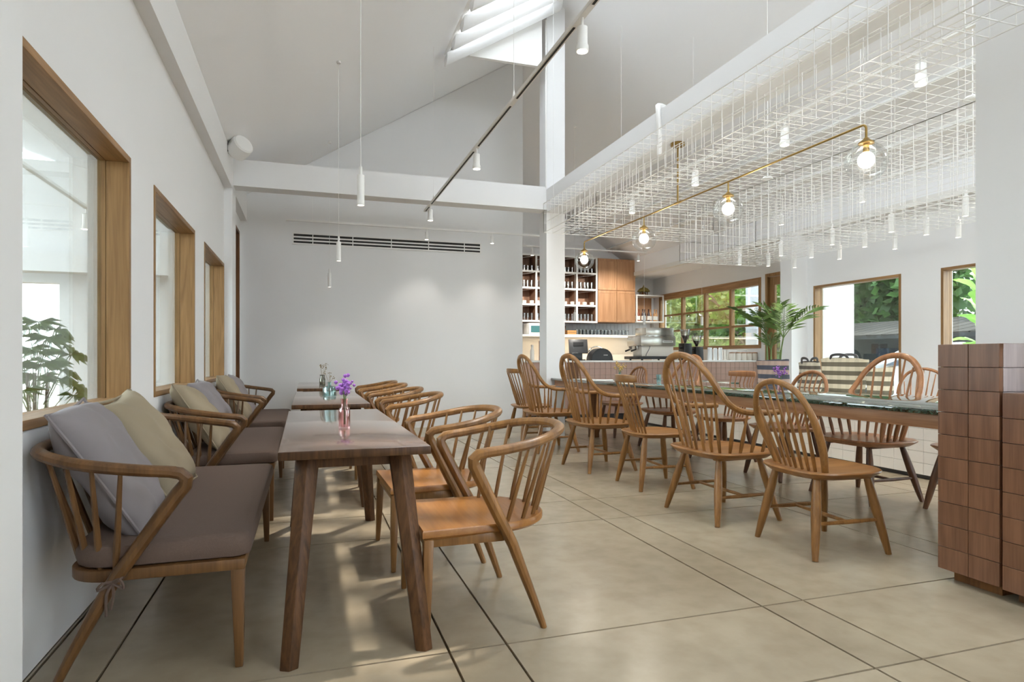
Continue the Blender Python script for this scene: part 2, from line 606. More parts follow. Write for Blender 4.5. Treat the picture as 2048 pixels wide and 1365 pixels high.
def copy_tree(o, parent=None):
    c = o.copy()
    COL.objects.link(c)
    c.parent = parent
    for ch in list(o.children):
        copy_tree(ch, c)
    return c


def dup(proto, loc, rz, label, group=None):
    c = copy_tree(proto)
    c.location = loc
    c.rotation_euler = (0, 0, rz)
    c['label'] = label
    if group:
        c['group'] = group
    return c


def inst(name, mesh, parent, loc=(0, 0, 0), rot=(0, 0, 0), scale=(1, 1, 1)):
    o = bpy.data.objects.new(name, mesh)
    COL.objects.link(o)
    o.parent = parent
    o.location = loc
    o.rotation_euler = rot
    o.scale = scale
    return o


def bez(pts, n=24):
    """smooth Catmull-Rom through points"""
    P = [Vector(p) for p in pts]
    P = [P[0] * 2 - P[1]] + P + [P[-1] * 2 - P[-2]]
    out = []
    segs = len(P) - 3
    per = max(2, n // segs)
    for i in range(segs):
        a, b, c, d = P[i:i + 4]
        for k in range(per):
            t = k / per
            out.append(0.5 * ((2 * b) + (c - a) * t + (2 * a - 5 * b + 4 * c - d) * t * t + (3 * b - a - 3 * c + d) * t ** 3))
    out.append(P[-2])
    return out


def struct(o):
    o['kind'] = 'structure'
    return o


# ------------------------------------------------------------------ key dimensions
XL, XR, XK = -0.92, 7.60, 8.25      # left wall, right wall, kitchen right wall
YW, YK, YB = 9.85, 13.9, -3.2       # white back wall, kitchen back wall, wall behind the camera
XF = 7.42                           # right eave fascia
YC = 8.1                            # cross beam and columns
RZL = lambda x: 3.985 + 0.62 * x    # left roof slope
RZR = lambda x: 8.07 - 0.62 * x     # right roof slope
XRIDGE = (8.07 - 3.985) / 1.24

# ------------------------------------------------------------------ floor of slabs
fl = struct(MB().box(-6.4, XK + 0.2, YB - 0.2, YK + 0.2, -0.12, -0.012).build('floor', 'joint'))
xs = []
x = 0.505 - 1.407 * 2
while x < XK + 0.3:
    xs += [x, x + 0.223]
    x += 1.407
xs = [q for q in xs if XL < q < XK]
ys = []
y = 1.719 - 2.158 * 3
while y < YK + 0.3:
    ys += [y, y + 0.585]
    y += 2.158
ys = [q for q in ys if YB < q < YK]
xs = [XL] + xs + [XK]
ys = [YB] + ys + [YK]
slab_mesh = MB().box(-0.5, 0.5, -0.5, 0.5, -0.5, 0.5).mesh('slab')
slab_mesh.materials.append(M['floor'])
for i in range(len(xs) - 1):
    for j in range(len(ys) - 1):
        g = 0.005
        sx, sy = xs[i + 1] - xs[i] - 2 * g, ys[j + 1] - ys[j] - 2 * g
        inst('slab', slab_mesh, fl, ((xs[i] + xs[i + 1]) / 2, (ys[j] + ys[j + 1]) / 2, -0.01), (0, 0, 0), (sx, sy, 0.02))

# ------------------------------------------------------------------ walls
LW = [(0.35, 1.86), (2.405, 3.91), (4.467, 5.973), (6.509, 7.972)]
LZ0, LZ1 = 0.85, 2.19
DY0, DY1, DZ = 8.5, 9.74, 2.9


def wall_x(name, x0, x1, y0, y1, z0, z1, holes, mat='wall'):
    """wall box lying along y with rectangular holes (ya, yb, za, zb)"""
    mb = MB()
    hs = sorted(holes)
    y = y0
    for ya, yb, za, zb in hs:
        if ya > y:
            mb.box(x0, x1, y, ya, z0, z1)
        if za > z0:
            mb.box(x0, x1, ya, yb, z0, za)
        if zb < z1:
            mb.box(x0, x1, ya, yb, zb, z1)
        y = yb
    if y < y1:
        mb.box(x0, x1, y, y1, z0, z1)
    return struct(mb.build(name, mat))


wall_x('wall_left', XL - 0.2, XL, YB, YW, 0, 3.42, [(a, b, LZ0, LZ1) for a, b in LW] + [(DY0, DY1, 0, DZ)])
# near pilaster beside the camera, and pilaster under the cross beam
struct(MB().box(XL - 0.05, -0.76, 1.5, 2.105, 0, 3.45).build('trim_1', 'wall'))
struct(MB().box(XL - 0.05, -0.83, 7.98, YC + 0.26, 0, 3.09).build('trim_2', 'wall'))
# wall plate beam on the left wall
struct(MB().box(XL - 0.05, -0.83, YB, YW, 3.08, 3.46).build('trim_3', 'wall'))
# cross beam, long beam, columns
struct(MB().box(XL, 3.14, YC, YC + 0.24, 3.14, 3.455).build('trim_4', 'wall'))
struct(MB().box(3.137, 3.41, YB, YC + 0.01, 3.10, 3.42).build('trim_5', 'wall'))
struct(MB().box(3.137, 3.41, YC, YC + 0.27, 0, RZR(3.3)).build('trim_6', 'wall'))
struct(MB().box(3.2, 3.9, 1.45, 2.29, 0, 3.11).build('trim_7', 'wall'))
struct(MB().box(7.29, XR + 0.05, YC, YC + 0.25, 0, 3.08).build('trim_8', 'wall'))
# back wall as a gable


def gable(name, x0, x1, y0, y1, mat='wall', z0=0.0):
    pts = [(x0, z0), (x1, z0)]
    zr = lambda x: min(RZL(x), RZR(x)) - 0.005
    pts.append((x1, zr(x1)))
    if x0 < XRIDGE < x1:
        pts.append((XRIDGE, zr(XRIDGE)))
    pts.append((x0, zr(x0)))
    n = len(pts)
    vs = [(x, y0, z) for x, z in pts] + [(x, y1, z) for x, z in pts]
    fs = [tuple(range(n)), tuple(range(2 * n - 1, n - 1, -1))]
    for i in range(n):
        j = (i + 1) % n
        fs.append((j, i, n + i, n + j))
    return struct(MB().add(vs, fs).build(name, mat))


gable('wall_back', XL - 0.2, 3.39, YW, YW + 0.18)
gable('wall_kitchen_back', 3.39, XF, YK, YK + 0.2)
struct(MB().box(3.21, 3.39, YW + 0.18, YK, 0, RZR(3.39)).build('wall_kitchen_left', 'wall'))
struct(MB().box(XF, XK + 0.2, YK, YK + 0.2, 0, 3.2).build('wall_kitchen_corner', 'wall'))
RWIN = [(-2.6, -1.1), (0.25, 1.75), (2.30, 3.80), (4.36, 5.87), (6.43, 7.97)]  # first two openings are out of view, added to bring in more daylight
wall_x('wall_right', XR, XR + 0.2, YB, YC + 0.4, 0, 3.12, [(a, b, 0.45, 2.23) for a, b in RWIN])
KW0, KW1, KZ0, KZ1 = 9.96, 13.62, 1.28, 2.64
KD0, KD1, KDZ = 8.65, 9.84, 2.68
wall_x('wall_kitchen_right', XK, XK + 0.2, YC + 0.4, YK + 0.2, 0, 3.12, [(KD0, KD1, 0, KDZ), (KW0, KW1, KZ0, KZ1)])
struct(MB().box(XR, 8.76, YC + 0.2, YC + 0.4, 0, 3.3).build('wall_return', 'wall'))
# eave soffit and fascia on the right
struct(MB().box(XF + 0.05, XK + 0.2, YB, YK, 3.06, 3.2).build('ceiling_soffit', 'ceil'))
struct(MB().box(XF - 0.02, XF + 0.1, YB, YK, 3.05, 3.135).build('trim_9', 'white_paint'))
struct(MB().box(XF, XF + 0.12, YB, YK, 3.12, 3.6).build('trim_10', 'ceil'))


# roof slopes (skylight opening in the left slope)
def slope(name, fx, x0, x1, y0, y1, mat='ceil', t=0.12):
    vs = []
    for y in (y0, y1):
        vs += [(x0, y, fx(x0)), (x1, y, fx(x1)), (x1, y, fx(x1) + t), (x0, y, fx(x0) + t)]
    fs = [(0, 1, 2, 3), (7, 6, 5, 4), (0, 4, 5, 1), (1, 5, 6, 2), (2, 6, 7, 3), (3, 7, 4, 0)]
    return struct(MB().add(vs, fs).build(name, mat))


SKX0, SKX1, SKY0, SKY1 = 1.74, 3.04, -0.5, 8.02
slope('ceiling_left', RZL, XL - 0.3, SKX0, YB, YK + 0.2)
slope('ceiling_ridge', RZL, SKX1, XRIDGE, YB, YK + 0.2)
slope('ceiling_left_far', RZL, SKX0, SKX1, SKY1, YK + 0.2)
slope('ceiling_left_near', RZL, SKX0, SKX1, YB, SKY0)
slope('ceiling_right', RZR, XRIDGE, XF + 0.1, YB, YK + 0.2)
# skylight well kerb
kb = MB()
for xx in (SKX0 - 0.06, SKX1):
    kb.box(xx, xx + 0.06, SKY0, SKY1, RZL(xx) + 0.0, RZL(xx) + 0.35)
kb.box(SKX0, SKX1, SKY1, SKY1 + 0.06, RZL(SKX0), RZL(SKX1) + 0.3)
struct(kb.build('trim_11', 'white_paint'))
vs = [(SKX0 - .06, SKY0, RZL(SKX0) + .34), (SKX1 + .06, SKY0, RZL(SKX1) + .34), (SKX1 + .06, SKY1 + .06, RZL(SKX1) + .34), (SKX0 - .06, SKY1 + .06, RZL(SKX0) + .34)]
g = struct(MB().add(vs, [(0, 1, 2, 3)]).build('window_skylight', 'clear'))
# half-round baffles under the skylight
bl = MB()
ring = []
for q, xx in enumerate((1.69, XRIDGE - 0.02)):
    r = []
    for k in range(13):
        a = PI + PI * k / 12
        r.append((xx, 0.105 * math.cos(a), RZL(xx) - 0.06 + 0.13 * math.sin(a)))
    ring.append(r)
bl.loft(ring)
bme = bl.mesh('baffle', smooth=True)
bme.materials.append(M['baffle'])
yb, nb = 7.94, 0
while yb > -0.4:
    o = bpy.data.objects.new('skylight_baffle', bme)
    COL.objects.link(o)
    o.location = (0, yb, 0)
    tag(o, ['white half-round baffle under the skylight, the one farthest from the camera', 'second farthest white half-round baffle under the skylight',
            'third farthest white half-round baffle under the skylight'][nb] if nb < 3 else 'white half-round baffle under the near part of the skylight',
        'baffle', 'skylight baffles')
    nb += 1
    yb -= 0.45
# battens along the right roof slope
for k, xb in enumerate((6.43, 6.98)):
    struct(MB().bar((xb, YB, RZR(xb) - 0.02), (xb, YK, RZR(xb) - 0.02), 0.09, 0.05, (0.53, 0, 0.85)).build('trim_%d' % (12 + k), 'white_paint'))
# wall behind the camera, with an unseen glazed opening added for daylight
mb = MB()
for x0, x1 in ((XL - 0.2, 3.4), (6.4, XR + 0.2)):
    mb.box(x0, x1, YB - 0.2, YB, 0, 3.2)
mb.box(3.4, 6.4, YB - 0.2, YB, 2.6, 3.2)
struct(mb.build('wall_front', 'wall'))
gable('wall_front_gable_left', XL - 0.2, 1.5, YB - 0.2, YB, z0=3.2)
gable('wall_front_gable_right', 5.1, XF, YB - 0.2, YB, z0=3.2)
struct(MB().box(1.5, 5.1, YB - 0.12, YB - 0.08, 3.2, 3.3).build('window_gable_added_rail', 'teak_y'))  # bottom rail of the added gable window


wf = struct(empty('window_front_added'))  # unseen shop window, added so skylight enters from behind
MB().box(3.4, 6.4, YB - 0.11, YB - 0.10, 0.0, 2.6).build('pane', 'clear', wf)
for x_ in (3.4, 4.88, 6.34):
    MB().box(x_, x_ + 0.06, YB - 0.14, YB - 0.06, 0, 2.6).build('mullion', 'teak', wf)
wg = struct(empty('window_gable_added'))  # unseen gable window, added to throw daylight on beams and back wall
MB().add([(1.5, YB - 0.1, 3.3), (5.1, YB - 0.1, 3.3), (5.1, YB - 0.1, RZR(5.1)), (XRIDGE, YB - 0.1, RZR(XRIDGE)), (1.5, YB - 0.1, RZL(1.5))], [(0, 1, 2, 3, 4)]).build('pane', 'clear', wg)


# ------------------------------------------------------------------ windows on the left wall
def lined_window(name, x_face, sgn, y0, y1, z0, z1, depth=0.145, glass_at=0.13, mat='teak', mat_h='teak_y', t=0.035):
    """timber lined opening; sgn is +1 when the room lies at larger x"""
    w_ = struct(empty(name, (0, 0, 0)))
    xa, xb = x_face + sgn * 0.006, x_face - sgn * depth
    xg = x_face - sgn * glass_at
    A, B = min(xa, xb), max(xa, xb)

    def two(nm, y0_, y1_, z0_, z1_, mt):
        m_ = x_face - sgn * 0.105
        for p, q in ((xa, m_ + sgn * 0.001), (m_ - sgn * 0.001, xb)):
            MB().box(min(p, q), max(p, q), y0_, y1_, z0_, z1_).build(nm, mt, w_, bevel=0.0015, bseg=1)
    two('jamb', y0, y0 + t, z0, z1, mat)
    two('jamb', y1 - t, y1, z0, z1, mat)
    two('head', y0 + t, y1 - t, z1 - t, z1, mat_h)
    two('sill', y0 + t, y1 - t, z0, z0 + t, mat_h)
    MB().box(xg - 0.004, xg + 0.004, y0 + t, y1 - t, z0 + t, z1 - t).build('pane', 'glass', w_)
    return w_


for k, (a, b) in enumerate(LW):
    lined_window('window_%d' % (k + 1), XL, 1, a, b, LZ0, LZ1)
for k, (a, b) in enumerate(RWIN):
    lined_window('window_%d' % (k + 5), XR, -1, a, b, 0.45, 2.23)
# tall dark door in the left wall
d = struct(empty('door_1'))
for y0, y1, z0, z1 in ((DY0, DY0 + .04, 0, DZ), (DY1 - .04, DY1, 0, DZ), (DY0 + .04, DY1 - .04, DZ - .04, DZ)):
    MB().box(XL - 0.2, XL + 0.004, y0, y1, z0, z1).build('door_frame', 'dark_teak', d)
MB().box(XL - 0.17, XL - 0.13, DY0 + .04, DY1 - .04, 0.01, DZ - .04).build('door_leaf', 'dark_teak', d)
MB().lathe([(0.012, 0), (0.012, 0.04), (0.025, 0.045), (0.025, 0.06)], (XL - 0.11, DY0 + 0.12, 1.0), 10).build('door_knob', 'brass', d)

# kitchen window with glazing bars, kitchen door
kwd = struct(empty('window_8'))
xf = XK - 0.01
fw = 0.07
for y0, y1, z0, z1 in ((KW0, KW0 + fw, KZ0, KZ1), (KW1 - fw, KW1, KZ0, KZ1), (KW0 + fw, KW1 - fw, KZ0, KZ0 + fw), (KW0 + fw, KW1 - fw, KZ1 - 0.14, KZ1)):
    MB().box(xf, xf + 0.14, y0, y1, z0, z1).build('frame_board', 'teak_y' if y1 - y0 > 1 else 'teak', kwd, bevel=0.003, bseg=1)
nm = 4
wy = (KW1 - KW0 - 2 * fw) / nm
for k in range(1, nm):
    yy = KW0 + fw + wy * k
    MB().box(xf + 0.03, xf + 0.11, yy - 0.035, yy + 0.035, KZ0 + fw, KZ1 - 0.14).build('mullion', 'teak', kwd)
hz = (KZ1 - 0.14 - KZ0 - fw) / 3
for k in range(nm):
    for j in range(3):
        y0, y1 = KW0 + fw + wy * k + 0.035, KW0 + fw + wy * (k + 1) - 0.035
        z0 = KZ0 + fw + hz * j
        MB().box(xf + 0.066, xf + 0.072, y0, y1, z0, z0 + hz).build('pane', 'glass', kwd)
        if j:
            MB().box(xf + 0.04, xf + 0.1, y0, y1, z0 - 0.02, z0 + 0.02).build('glazing_bar', 'teak_y', kwd)
dk = struct(empty('door_2'))
for y0, y1, z0, z1 in ((KD0, KD0 + .06, 0, KDZ), (KD1 - .06, KD1, 0, KDZ), (KD0 + .06, KD1 - .06, KDZ - .06, KDZ)):
    MB().box(XK - 0.01, XK + 0.14, y0, y1, z0, z1).build('door_frame', 'teak', dk)
lf = empty('door_leaf', parent=dk)
for y0, y1, z0, z1 in ((KD0 + .06, KD0 + .2, 0.01, KDZ - .07), (KD1 - .2, KD1 - .06, 0.01, KDZ - .07), (KD0 + .2, KD1 - .2, 0.01, 0.3), (KD0 + .2, KD1 - .2, KDZ - 0.22, KDZ - .07)):
    MB().box(XK + 0.04, XK + 0.085, y0, y1, z0, z1).build('door_rail', 'teak', lf)
MB().box(XK + 0.06, XK + 0.066, KD0 + .2, KD1 - .2, 0.3, KDZ - .22).build('pane', 'glass', lf)

# ------------------------------------------------------------------ dining chairs (windsor family), local front = +x


def seat_poly(w_, d_, n=28, front=1.0, p=2.6):
    pts = []
    for k in range(n):
        a = 2 * PI * k / n
        c, s = math.cos(a), math.sin(a)
        x_ = d_ / 2 * math.copysign(abs(c) ** (2 / p), c)
        y_ = w_ / 2 * math.copysign(abs(s) ** (2 / p), s)
        if x_ > 0:
            y_ *= front
        pts.append((x_, y_))
    return pts


def seat_mesh(w_, d_, z, t, p=2.6, dish=0.014, front=1.0):
    """saddled seat slab with a chamfered under-edge"""
    o_ = seat_poly(w_, d_, 32, front, p)
    sc = lambda f, zz: [(x_ * f, y_ * f, zz) for x_, y_ in o_]
    rings = [sc(0.86, z - t), sc(0.965, z - t * 0.45), sc(1.0, z - t * 0.22), sc(0.992, z - 0.003), sc(0.975, z)]
    mb = MB()
    for f, dz in ((0.85, 0.35), (0.62, 0.9), (0.3, 1.0), (0.02, 1.0)):
        rings.append([(x_ * f, y_ * f, z - dish * dz) for x_, y_ in o_])
    mb.loft(rings)
    return mb


def spindle(p0, p1, r0=0.0085, r1=0.006, bulge=0.011, at=0.3, seg=7):
    p0, p1 = Vector(p0), Vector(p1)
    L = lambda t: p0.lerp(p1, t)
    return MB().tube([L(0), L(at * 0.5), L(at), L(0.65), L(1)], [r0, (r0 + bulge) / 2 + 0.001, bulge, r0 * 0.95, r1], seg)


def leg_mesh(top, foot, r=0.026):
    a, b = Vector(top), Vector(foot)
    L = lambda t: a.lerp(b, t)
    return MB().tube([L(0), L(0.25), L(0.45), L(0.8), L(1)], [r * 0.72, r * 0.95, r * 1.05, r * 0.85, r * 0.62], 10)


def base(root, sx, sy, fx, fy, z, lm, back=0.0):
    """four splayed legs and an H stretcher"""
    mid = {}
    for i, xx in enumerate((-1, 1)):
        for yy in (-1, 1):
            t_ = (xx * sx - back, yy * sy, z - 0.02)
            f_ = (xx * fx - back, yy * fy, 0)
            leg_mesh(t_, f_).build('leg', lm, root, smooth=True)
            mid[(xx, yy)] = Vector(t_).lerp(Vector(f_), 0.58)
    for yy in (-1, 1):
        p, q = mid[(-1, yy)], mid[(1, yy)]
        MB().tube([p, p.lerp(q, 0.5), q], [0.009, 0.0135, 0.009], 8).build('stretcher', lm, root, smooth=True)
    p = (mid[(-1, -1)] + mid[(1, -1)]) / 2
    q = (mid[(-1, 1)] + mid[(1, 1)]) / 2
    MB().tube([p, p.lerp(q, 0.5), q], [0.009, 0.0125, 0.009], 8).build('stretcher', lm, root, smooth=True)


SZ = 0.472


def hoop_chair(wm, sm, lm):
    root = empty('hoop_back_chair')
    seat_mesh(0.57, 0.54, SZ, 0.042, 3.2).build('seat', sm, root, smooth=True)
    base(root, 0.165, 0.165, 0.245, 0.245, SZ, lm)
    hp = [(-0.135, -0.195, SZ - 0.02), (-0.175, -0.225, 0.58), (-0.225, -0.242, 0.70), (-0.27, -0.224, 0.82), (-0.305, -0.148, 0.925), (-0.32, 0, 0.965)]
    hp = hp + [(x_, -y_, z_) for x_, y_, z_ in reversed(hp[:-1])]
    pts = bez(hp, 50)
    rad = [0.0175 + 0.005 * math.sin(PI * min(1, (1 - abs(2 * k / (len(pts) - 1) - 1)) * 1.6)) for k in range(len(pts))]
    MB().tube(pts, rad, 10).build('hoop', wm, root, smooth=True)
    for k in range(7):
        f = -1 + 2 * (k + 0.5) / 7 * 1.0 if False else (k - 3) / 3.0
        yb_, yt = f * 0.14, f * 0.195
        zt = 0.965 - 0.012 - 0.145 * abs(f) ** 2.6
        xt = -0.32 + 0.05 * abs(f) ** 2.6
        spindle((-0.165 + 0.012 * abs(f), yb_, SZ - 0.01), (xt, yt, zt)).build('spindle', wm, root, smooth=True)
    return root


def hoop_armchair(wm, sm, lm):
    root = empty('hoop_back_armchair')
    seat_mesh(0.68, 0.56, SZ, 0.045, 3.4).build('seat', sm, root, smooth=True)
    for s in (-1, 1):
        MB().box(-0.19, 0.17, s * 0.185 - 0.03, s * 0.185 + 0.03, SZ - 0.062, SZ - 0.036).build('cleat', lm, root, bevel=0.006)
    base(root, 0.165, 0.19, 0.255, 0.29, SZ - 0.03, lm)
    hp = [(0.215, -0.315, 0.735), (0.08, -0.325, 0.735), (-0.07, -0.32, 0.745), (-0.17, -0.312, 0.79), (-0.235, -0.292, 0.87), (-0.29, -0.244, 0.985), (-0.33, -0.14, 1.085), (-0.342, 0, 1.118)]
    hp = hp + [(x_, -y_, z_) for x_, y_, z_ in reversed(hp[:-1])]
    pts = bez(hp, 84)
    n = len(pts)
    rad = [0.022 - 0.003 * abs(2 * k / (n - 1) - 1) for k in range(n)]
    MB().tube(pts, rad, 10, sx=1.15).build('arm_hoop', wm, root, smooth=True)
    for k in range(7):
        f = (k - 3) / 3.0
        zt = 1.105 - 0.20 * abs(f) ** 2.2
        xt = -0.34 + 0.075 * abs(f) ** 2.2
        spindle((-0.20 + 0.035 * abs(f), f * 0.20, SZ - 0.01), (xt, f * 0.262, zt), 0.0095, 0.0075, 0.0125).build('spindle', wm, root, smooth=True)
    for s in (-1, 1):
        for k, (xb_, xt, zt) in enumerate(((0.13, 0.165, 0.735), (0.05, 0.07, 0.735), (-0.03, -0.03, 0.74), (-0.105, -0.13, 0.765))):
            spindle((xb_, s * (0.262 - 0.012 * k), SZ - 0.01), (xt, s * (0.318 - 0.004 * k), zt), 0.0095, 0.008, 0.0145, 0.35).build('arm_spindle', wm, root, smooth=True)
    return root


def comb_chair(wm, sm, lm):
    root = empty('comb_back_chair')
    seat_mesh(0.54, 0.51, SZ, 0.04, 3.0).build('seat', sm, root, smooth=True)
    base(root, 0.16, 0.16, 0.24, 0.24, SZ, lm)
    rings = []
    for k in range(13):
        f = -1 + k / 6.0
        xx = -0.315 + 0.05 * f * f
        h = 0.034 - 0.006 * f * f
        zc = 0.925
        r = 0.011
        yy = f * 0.205
        rings.append([(xx - r, yy, zc - h * 0.8), (xx + r, yy, zc - h), (xx + r * 1.1, yy, zc + h * 0.6), (xx, yy, zc + h), (xx - r * 1.1, yy, zc + h * 0.8)])
    MB().loft(rings).build('top_rail', wm, root, bevel=0.003, smooth=True)
    for k in range(7):
        f = (k - 3) / 3.0
        spindle((-0.165 + 0.02 * abs(f), f * 0.14, SZ - 0.01), (-0.314 + 0.05 * f * f * 0.8, f * 0.18, 0.895), 0.008, 0.0065, 0.0115, 0.35).build('spindle', wm, root, smooth=True)
    return root


P_hoop = hoop_chair('chair', 'seat', 'chair')
P_arm = hoop_armchair('chair', 'seat', 'chair')
P_comb = comb_chair('chair', 'seat', 'chair')
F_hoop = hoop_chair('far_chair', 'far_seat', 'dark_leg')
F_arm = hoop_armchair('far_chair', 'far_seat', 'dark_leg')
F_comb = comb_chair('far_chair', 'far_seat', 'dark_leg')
used = set()


def seat_at(proto, x, y, rz, label, cat='chair', group=None):
    if proto.name in used:
        return dup(proto, (x, y, 0), rz, label, group)
    used.add(proto.name)
    proto.location = (x, y, 0)
    proto.rotation_euler = (0, 0, rz)
    return tag(proto, label, cat, group)


for p in (P_hoop, P_arm, P_comb, F_hoop, F_arm, F_comb):
    p['category'] = 'chair'
GN, GF = 'chairs along the near side of the marble table', 'chairs along the far side of the marble table'
seat_at(P_hoop, 2.86, 2.95, R(-3), 'honey wood hoop-back chair without arms, nearest the brown tiled block', group=GN)
seat_at(P_arm, 2.77, 3.76, R(2), 'large honey wood hoop-back armchair beside the nearest armless hoop chair', group=GN)
seat_at(P_comb, 2.85, 4.79, R(-4), 'honey wood comb-back chair with flat top rail between two hoop armchairs', group=GN)
seat_at(P_arm, 2.77, 5.72, R(3), 'honey wood hoop armchair in front of the white column', group=GN)
seat_at(P_arm, 2.75, 7.02, R(1), 'honey wood hoop armchair left of the white column, second farthest on near side', group=GN)
seat_at(P_comb, 2.86, 7.95, R(4), 'farthest comb-back chair on near side, against the white back wall', group=GN)
seat_at(F_hoop, 4.50, 3.16, R(176), 'red-brown armless chair half hidden behind the brown tiled block', group=GF)
seat_at(F_arm, 4.20, 3.88, R(181), 'big red-brown hoop armchair behind the table, next to the tiled block', group=GF)
seat_at(F_hoop, 4.22, 4.78, R(178), 'red-brown hoop-back chair behind the table in front of the check bags', group=GF)
seat_at(F_comb, 4.24, 5.73, R(183), 'red-brown comb-back chair behind the table, before the pink counter', group=GF)
seat_at(F_arm, 4.18, 6.68, R(179), 'red-brown hoop armchair behind the table below the coffee grinders', group=GF)
seat_at(F_hoop, 4.22, 7.98, R(182), 'farthest red-brown hoop chair behind the table, before the pink counter', group=GF)
seat_at(F_hoop, 6.75, 5.55, R(200), 'red-brown hoop chair by the right wall beyond the check bags')

# ------------------------------------------------------------------ long marble table
t = thing('marble_table', 'long table with dark green marble top and pale wood apron', 'table', (3.765, 5.2, 0))
TZ = 0.82
MB().box(-0.565, 0.565, -2.87, 2.9, TZ - 0.028, TZ).build('table_top', 'marble', t, bevel=0.003)
MB().box(-0.525, -0.49, -2.86, 2.86, TZ - 0.108, TZ - 0.028).build('apron', 'apron', t, bevel=0.002)
MB().box(0.49, 0.525, -2.86, 2.86, TZ - 0.108, TZ - 0.028).build('apron', 'apron', t, bevel=0.002)
MB().box(-0.49, 0.49, -2.86, -2.82, TZ - 0.108, TZ - 0.028).build('apron', 'apron', t)
MB().box(-0.49, 0.49, 2.82, 2.86, TZ - 0.108, TZ - 0.028).build('apron', 'apron', t)
MB().box(-0.47, 0.47, -2.8, 2.8, TZ - 0.075, TZ - 0.05).build('sub_panel', 'white_paint', t)
for yy in (2.72, -2.72):
    MB().box(-0.06, 0.06, yy - 0.05, yy + 0.05, 0, TZ - 0.075).build('leg', 'dark_teak', t, bevel=0.004)
# things on it
def vase(name, label, loc, h, r, neck, mat, fl_mat, nfl, fh, seed, blob=0.012):
    random.seed(seed)
    v_ = thing(name, label, 'vase', loc)
    MB().lathe([(r * 0.9, 0), (r, h * 0.05), (r, h * 0.6), (r * 0.9, h * 0.68), (neck, h * 0.75), (neck, h * 0.95), (neck * 1.25, h), (neck * 1.1, h), (neck * 0.85, h * 0.95), (neck * 0.85, h * 0.76),
                (r * 0.82, h * 0.66), (r * 0.9, h * 0.58), (r * 0.9, h * 0.08), (0.002, h * 0.06)], seg=18, cap=False).build('glass_body', mat, v_, smooth=True)
    st, fb = MB(), MB()
    for k in range(nfl):
        a = random.uniform(0, 2 * PI)
        rr = random.uniform(0.1, 1) * fh * 0.38
        top = Vector((rr * math.cos(a), rr * math.sin(a), h + fh * random.uniform(0.35, 1)))
        st.tube([(0.3 * neck * math.cos(a), 0.3 * neck * math.sin(a), h * 0.15), (0.4 * neck * math.cos(a), 0.4 * neck * math.sin(a), h), top], 0.0014, 5)
        for q in range(7):
            c = top + Vector((random.gauss(0, blob), random.gauss(0, blob), random.gauss(0, blob * 1.2)))
            s_ = blob * random.uniform(0.35, 0.75)
            fb.lathe([(0.001, -s_), (s_ * 0.8, -s_ * 0.4), (s_, s_ * 0.3), (s_ * 0.5, s_ * 0.9), (0.001, s_)], c, 6)
    st.build('stems', 'stem' if fl_mat != 'dry' else 'dry', v_)
    fb.build('blossoms', fl_mat, v_, smooth=True)
    return v_


vase('flower_vase', 'small clear vase of yellow blooms on the far part of the marble table', (3.55, 6.75, TZ), 0.10, 0.022, 0.014, 'blue', 'yellow', 7, 0.12, 3, 0.014)
vase('flower_vase', 'small vase of dried purple blooms on the middle of the marble table', (3.88, 4.45, TZ), 0.09, 0.02, 0.014, 'pink', 'purple', 8, 0.10, 4, 0.013)
for k, (x, y, a) in enumerate(((3.42, 7.45, 10), (3.55, 7.15, -25), (3.38, 6.95, 30))):
    o = MB().box(-0.105, 0.105, -0.148, 0.148, 0, 0.0015 + 0.0005 * k).build('menu_sheet', 'paper')
    o.location = (x, y, TZ + 0.0006 * k)
    o.rotation_euler = (0, 0, R(a))
    tag(o, ['white menu sheet lying nearest the white column on the marble table', 'white menu sheet in the middle of three on the marble table', 'white menu sheet nearest the comb-back chair on the marble table'][k], 'menu', 'menus on the marble table')
o = MB().lathe([(0.025, 0), (0.028, 0.05), (0.03, 0.09), (0.026, 0.09), (0.022, 0.005)], (0, 0, 0), 14, cap=False).build('water_cup', 'blue', smooth=True)
o.location = (3.75, 6.2, TZ)
tag(o, 'small pale blue glass cup on the marble table', 'cup')


